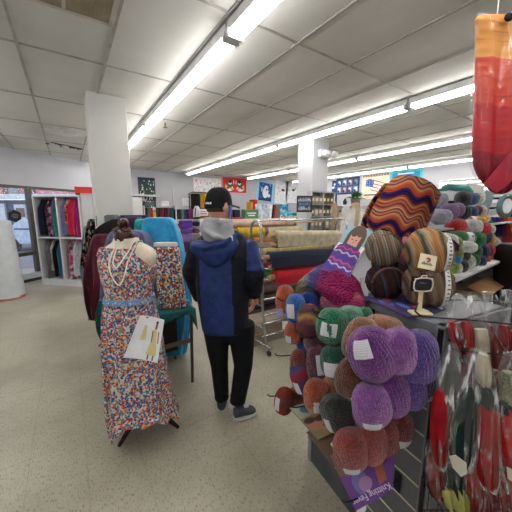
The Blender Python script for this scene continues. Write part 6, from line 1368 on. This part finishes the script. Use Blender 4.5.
# basket mesh
bz = bl(455, 497, BD-.03).z
m = MB(); X0, X1 = bl(428, 497, BD).x, bl(540, 497, BD).x; Y0, Y1 = -.10, .045; ZB = bz-.15
n_ = 18
for k in range(n_+1):
    x = X0+(X1-X0)*k/n_; m.tube([(x, Y0, bz), (x, Y0, ZB), (x, Y1, ZB)], .0018, 6)
for k in range(6):
    z = bz-.15*k/5; m.tube([(X0, Y0, z), (X1, Y0, z)], .0018, 6); 
for k in range(4): y = Y0+(Y1-Y0)*k/3; m.tube([(X0, y, ZB), (X1, y, ZB)], .0018, 6); m.tube([(X0, y, ZB), (X0, y, bz)], .0018, 6)
m.tube([(X0, Y0, bz), (X1, Y0, bz), (X1, Y1, bz), (X0, Y1, bz)], .0035, 8, closed=True); m.build('wire_basket', bm_, rack)
bagm = plastic('clear_bag'); 
def bag(lab, d, rows, crow, ccol, hang=None, label_at=None, lname=None):
    """rows: outline of the clear bag; crow: list of (rows, material, name) inside"""
    r = rows[-1]; p = (atD(r[1], r[0], d)+atD(r[2], r[0], d))/2; e = empty('bagged_knit', lab, 'bag', p, RZ)
    n = len(rows); ths = [.012+.045*math.sin(PI*min(1, (i+.4)/n)) for i in range(n)]; ths[0] = .008
    rows_loft(MB(), rows, d, ths, 9, .02, 2.0, 32, root=p, ph=random.uniform(0, 6)).build('clear_bag', bagm, e)
    for rw, mt, nm in crow:
        k = len(rw); th = [.010+.032*math.sin(PI*min(1, (i+.5)/k)) for i in range(k)]
        rows_loft(MB(), rw, d, th, 5, .02, 2.0, 28, root=p, ph=random.uniform(0, 6)).build(nm, mt, e)
    if label_at:
        q = [loc(p, atD(x, y, d-.034)) for x, y in label_at]; c = q[0]; m = MB(); nn = len(q); m.add(q+[v+Vector((0, .002, 0)) for v in q], [tuple(range(nn)), tuple(range(2*nn-1, nn-1, -1))]+[(i, (i+1) % nn, (i+1) % nn+nn, i+nn) for i in range(nn)]); m.build('sticker', P_('stickerw', (190, 184, 168)), e, flat=True)
    return e
Kc = lambda n, c: cloth(n, c, tuple(v*.8 for v in c), sheen=0)
kr = Kc('knitred', (160, 12, 24)); kr2 = Kc('knitcrimson', (128, 8, 20)); kg = Kc('knitgreen', (8, 34, 32)); kw = Kc('knitcream', (186, 178, 156)); kk = Kc('knitgrey', (50, 58, 60)); kb = Kc('knitbright', (190, 12, 22))
# back row first
bag('clear bag with a red knit at the back, nearest the slatwall corner', BD+.03, [(312, 446, 452), (322, 445, 458), (345, 449, 462), (360, 454, 463)], [([(321, 447.5, 454), (334, 450, 459), (346, 454, 461), (352, 457, 461)], kr, 'knit')], None)
bag('clear bag with a deep red knit behind the upper bars', BD+.03, [(294, 455, 462), (305, 452, 470), (325, 454, 474), (355, 456, 474), (385, 460, 470)], [([(322, 462, 469), (332, 461, 472), (360, 461, 471), (380, 463, 468)], kr, 'knit')], None)
bag('clear bag with a cream knit sleeve in the middle of the rack', BD+.02, [(296, 468, 478), (308, 466, 484), (330, 472, 488), (360, 474, 488), (392, 476, 488)], [([(329, 475, 487), (340, 474, 487.5), (365, 475, 487), (382, 477, 486)], kw, 'knit')], None)
bag('clear bag with a two-pointed red knit behind the upper bars', BD+.03, [(292, 482, 494), (305, 481, 502), (330, 486, 510), (360, 488, 510), (374, 492, 506)], [([(325, 488.5, 492), (338, 488, 498), (352, 489, 509), (370, 493, 506)], kr2, 'knit'), ([(325, 500, 507), (335, 498, 510), (352, 496, 510), (362, 498, 508)], kr2, 'knit')], None)
bag('clear bag with a red knit cut by the right edge, upper row', BD+.03, [(290, 500, 512), (305, 502, 524), (340, 510, 530), (370, 510, 528)], [([(330, 513, 522), (350, 512, 526), (366, 514, 524)], kr, 'knit')], None)
# lower back row
bag('clear bag with a dark red knit low beside the slatwall post', BD+.02, [(440, 426, 438), (452, 425, 446), (480, 426, 446), (499, 430, 444)], [([(455, 428, 442), (465, 427, 444), (485, 428, 444), (497, 431, 442)], kr2, 'knit')], None)
bag('clear bag with a dark green knit low in the middle', BD+.0, [(445, 442, 456), (458, 442, 464), (480, 444, 464), (498, 449, 462)], [([(462, 444, 460), (475, 444, 462), (490, 447, 461), (496, 451, 460)], kg, 'knit')], None)
bag('clear bag with a red knit low right of the green one', BD+.0, [(450, 458, 478), (470, 462, 482), (495, 464, 482), (511, 468, 480)], [([(470, 464, 478), (482, 464, 481), (500, 466, 481), (510, 470, 479)], kr, 'knit')], None)
bag('clear bag with a red knit at the bottom right of the rack', BD+.01, [(470, 484, 500), (485, 480, 496), (505, 482, 496), (520, 484, 494)], [([(480, 483, 494), (490, 482, 495), (510, 483, 494), (518, 485, 492)], kr2, 'knit')], None)
bag('clear bag with a dark red knit in the bottom right corner', BD+.01, [(470, 494, 512), (485, 494, 516), (505, 495, 518), (525, 498, 514)], [([(480, 497, 512), (492, 495, 515), (510, 496, 516), (522, 499, 513)], kr2, 'knit')], None)
# front row
bag('clear bag of a slim red knit hanging left of the dark green one', BD-.05, [(343, 449, 456), (352, 445, 460), (368, 437, 461), (385, 437, 461), (410, 440, 456), (440, 431, 447), (460, 433, 446), (468, 436, 443)], [([(390, 437, 443), (400, 433, 446), (425, 431, 446), (450, 432, 445.5), (464, 436, 443)], kr, 'knit')], None)
bag('clear bag of a dark green knit with a pale sticker', BD-.075, [(348, 470, 478), (360, 466, 478), (378, 462, 478), (400, 454, 477), (430, 448, 476), (455, 450, 474), (470, 456, 470)], [([(388, 465, 472), (400, 459, 475), (420, 451, 476), (445, 449, 474), (458, 452, 472), (466, 458, 468)], kg, 'knit')], None, label_at=[(449.5, 456.5), (456, 455.5), (466.5, 463), (467, 474), (461, 477), (453, 468)])
bag('clear bag of a bright red knit with a cream top, centre of the rack', BD-.08, [(350, 478, 488), (362, 474, 490), (380, 474, 494), (400, 475, 496), (440, 476, 499), (475, 478, 499), (490, 482, 496)], [([(354, 480, 487), (368, 477, 488), (384, 478, 488)], kw, 'knit_cuff'), ([(383, 477, 488), (392, 476, 492), (406, 477, 496)], kk, 'knit_band'), ([(403, 478, 492), (414, 477, 497), (445, 476, 498), (475, 478, 498), (487, 484, 495)], kr, 'knit')], None)
bag('clear bag of a red knit with a sage top at the right edge', BD-.08, [(352, 504, 516), (370, 500, 520), (395, 499, 524), (440, 500, 530), (475, 502, 530), (495, 508, 526)], [([(372, 503, 514), (385, 500, 518), (402, 499, 524)], Yc('knitsage', (150, 148, 120)), 'knit_cuff'), ([(400, 500, 524), (412, 500, 526)], kk, 'knit_band'), ([(408, 501, 526), (440, 501, 528), (470, 504, 528), (482, 508, 524)], kb, 'knit')], None, label_at=[(507, 467), (513, 470), (513, 482), (508, 479)])
for px, py, lb, c in ((493, 376, 'small orange and brown knit toy hanging between the bags', (150, 90, 60)),):
    drape('knitted_toy', lb, 'toy', [(370, 494, 498), (376, 492.5, 499), (384, 494, 498.5), (394, 494.5, 497)], BD-.02, .02, Yc('toybeige', (160, 130, 100)), 5, .06)
drape('crumpled_paper', 'yellow crumpled packet in the wire basket', 'packet', [(489, 446, 462), (494, 443, 466), (500, 444, 466), (508, 447, 464)], BD-.01, .03, M('paleyellowp', (176, 172, 96), .5), 7, .02)
# dark interior between slatwall and bags
# =====================================================================  HANGING SAMPLE, top right
hD = 1.12; hp_ = atD(496, 110, hD); e = empty('hanging_sample', 'colour-block knitted sample shading orange to crimson in a shiny bag, hung from the ceiling', 'knitted sample', Vector((hp_.x, hp_.y, hp_.z)), RZ)
hm_ = N('sample_knit'); s = hm_; s.b.inputs['Roughness'].default_value = .6; s.b.inputs['Specular IOR Level'].default_value = .3
hrows = [(20, 480, 512), (17, 476, 520), (24, 475.5, 530), (50, 476, 534), (80, 475, 536), (110, 474, 536), (140, 472.5, 534), (160, 473, 530), (174, 476, 524), (184, 483, 516), (192, 491, 508), (195, 496, 502)]
zT = loc(e.location, atD(496, 14, hD)).z; zB_ = loc(e.location, atD(496, 195, hD)).z
co = s.coord(); sp = s.add('ShaderNodeSeparateXYZ'); s.ln(co, sp.inputs[0])
f_ = s.math('DIVIDE', s.math('SUBTRACT', s.math('ADD', sp.outputs[2], s.math('MULTIPLY', s.math('SUBTRACT', sp.outputs[0], .05), .16)), zT), zB_-zT)
f_ = s.math('ADD', f_, .02)
colr = s.ramp(f_, [(0, (206, 138, 66)), (.20, (214, 146, 74)), (.285, (204, 76, 54)), (.45, (200, 66, 50)), (.53, (182, 36, 40)), (.7, (176, 32, 40)), (.79, (136, 20, 42))], 'CONSTANT'); 
w_ = s.math('SINE', s.math('MULTIPLY', s.math('SUBTRACT', sp.outputs[2], s.math('MULTIPLY', s.math('POWER', sp.outputs[0], 2), 2)), 210)); dr = s.math('GREATER_THAN', s.math('MULTIPLY', w_, noise(s, 24, 2, s.coord('Object', (.5, 1, 6)))), .52)
s.base(s.mix(s.math('MULTIPLY', dr, .35), colr, (110, 34, 34))); s.bump(w_, .25, .002)
r_ = [(16, 478, 516), (20, 475.5, 524), (30, 476, 530), (50, 476, 534), (80, 475, 536), (110, 474, 536), (140, 472.5, 534), (160, 473, 530), (174, 477, 524), (184, 484, 516), (191, 491, 509), (194, 496, 503)]
rows_loft(MB(), r_, hD, [.02, .04, .05, .055, .06, .06, .06, .055, .05, .04, .03, .015], 5, .02, 2.3, 40, root=e.location).build('knit', hm_.m, e)
rr2 = [(14, 475, 518), (18, 472.5, 526), (30, 474.5, 532), (80, 473.5, 538), (140, 471, 536), (162, 471.5, 532), (178, 477, 524), (188, 486, 514), (196, 494, 506)]
rows_loft(MB(), rr2, hD, [.03, .055, .065, .075, .075, .07, .06, .045, .02], 9, .03, 2.3, 48, root=e.location).build('clear_bag', plastic('clear_bag_thin', (236, 230, 230), .0, .10, .14), e)
# lower right lacy piece inside
tp_ = [loc(e.location, atD(x, y, hD-.04)) for x, y in ((512, 150), (484, 184), (497, 193), (522, 172), (530, 150))]
m = MB(); n5 = 5; m.add(tp_+[v+Vector((0, .004, 0)) for v in tp_], [tuple(range(5)), tuple(range(9, 4, -1))]+[(i, (i+1) % 5, (i+1) % 5+5, i+5) for i in range(5)]); m.build('lace_corner', multi('lace_m', [(0, (146, 30, 50)), (.3, (176, 60, 74)), (.4, (146, 26, 48)), (1, (146, 30, 50))], 6, 1, .4), e, flat=True)
tc_ = loc(e.location, atD(509, 17, hD-.04)); MB().ell(tuple(tc_), (.016, .008, .014), seg=14, ring=10).build('hole_clip', M('bust_black', (14, 14, 16)), e)
zc_ = CZ-e.location.z; t0 = loc(e.location, atD(497, 16, hD)); MB().tube([(t0.x, 0, t0.z), (t0.x, 0, zc_)], .002, 6).build('hanging_cord', P_('white', (226, 228, 232)), e)
# =====================================================================  LIGHT, CAMERA
w = bpy.data.worlds.new('World'); bpy.context.scene.world = w; w.use_nodes = True
bg = w.node_tree.nodes['Background']; bg.inputs[0].default_value = (.72, .82, 1, 1); bg.inputs[1].default_value = .9
cam = bpy.data.cameras.new('Camera'); co = bpy.data.objects.new('Camera', cam); C.objects.link(co)
cam.sensor_fit = 'HORIZONTAL'; cam.sensor_width = 36; cam.lens = 36*F/512; cam.clip_start = .02; cam.clip_end = 200
co.location = (0, 0, EYE); co.rotation_euler = (PI/2-PT, 0, -YW)
sc = bpy.context.scene; sc.camera = co
sc.view_settings.view_transform = 'Standard'; sc.view_settings.look = 'None'; sc.view_settings.exposure = EXPO; sc.view_settings.gamma = 1; sc.view_settings.use_curve_mapping = False
sc.cycles.transparent_max_bounces = 24
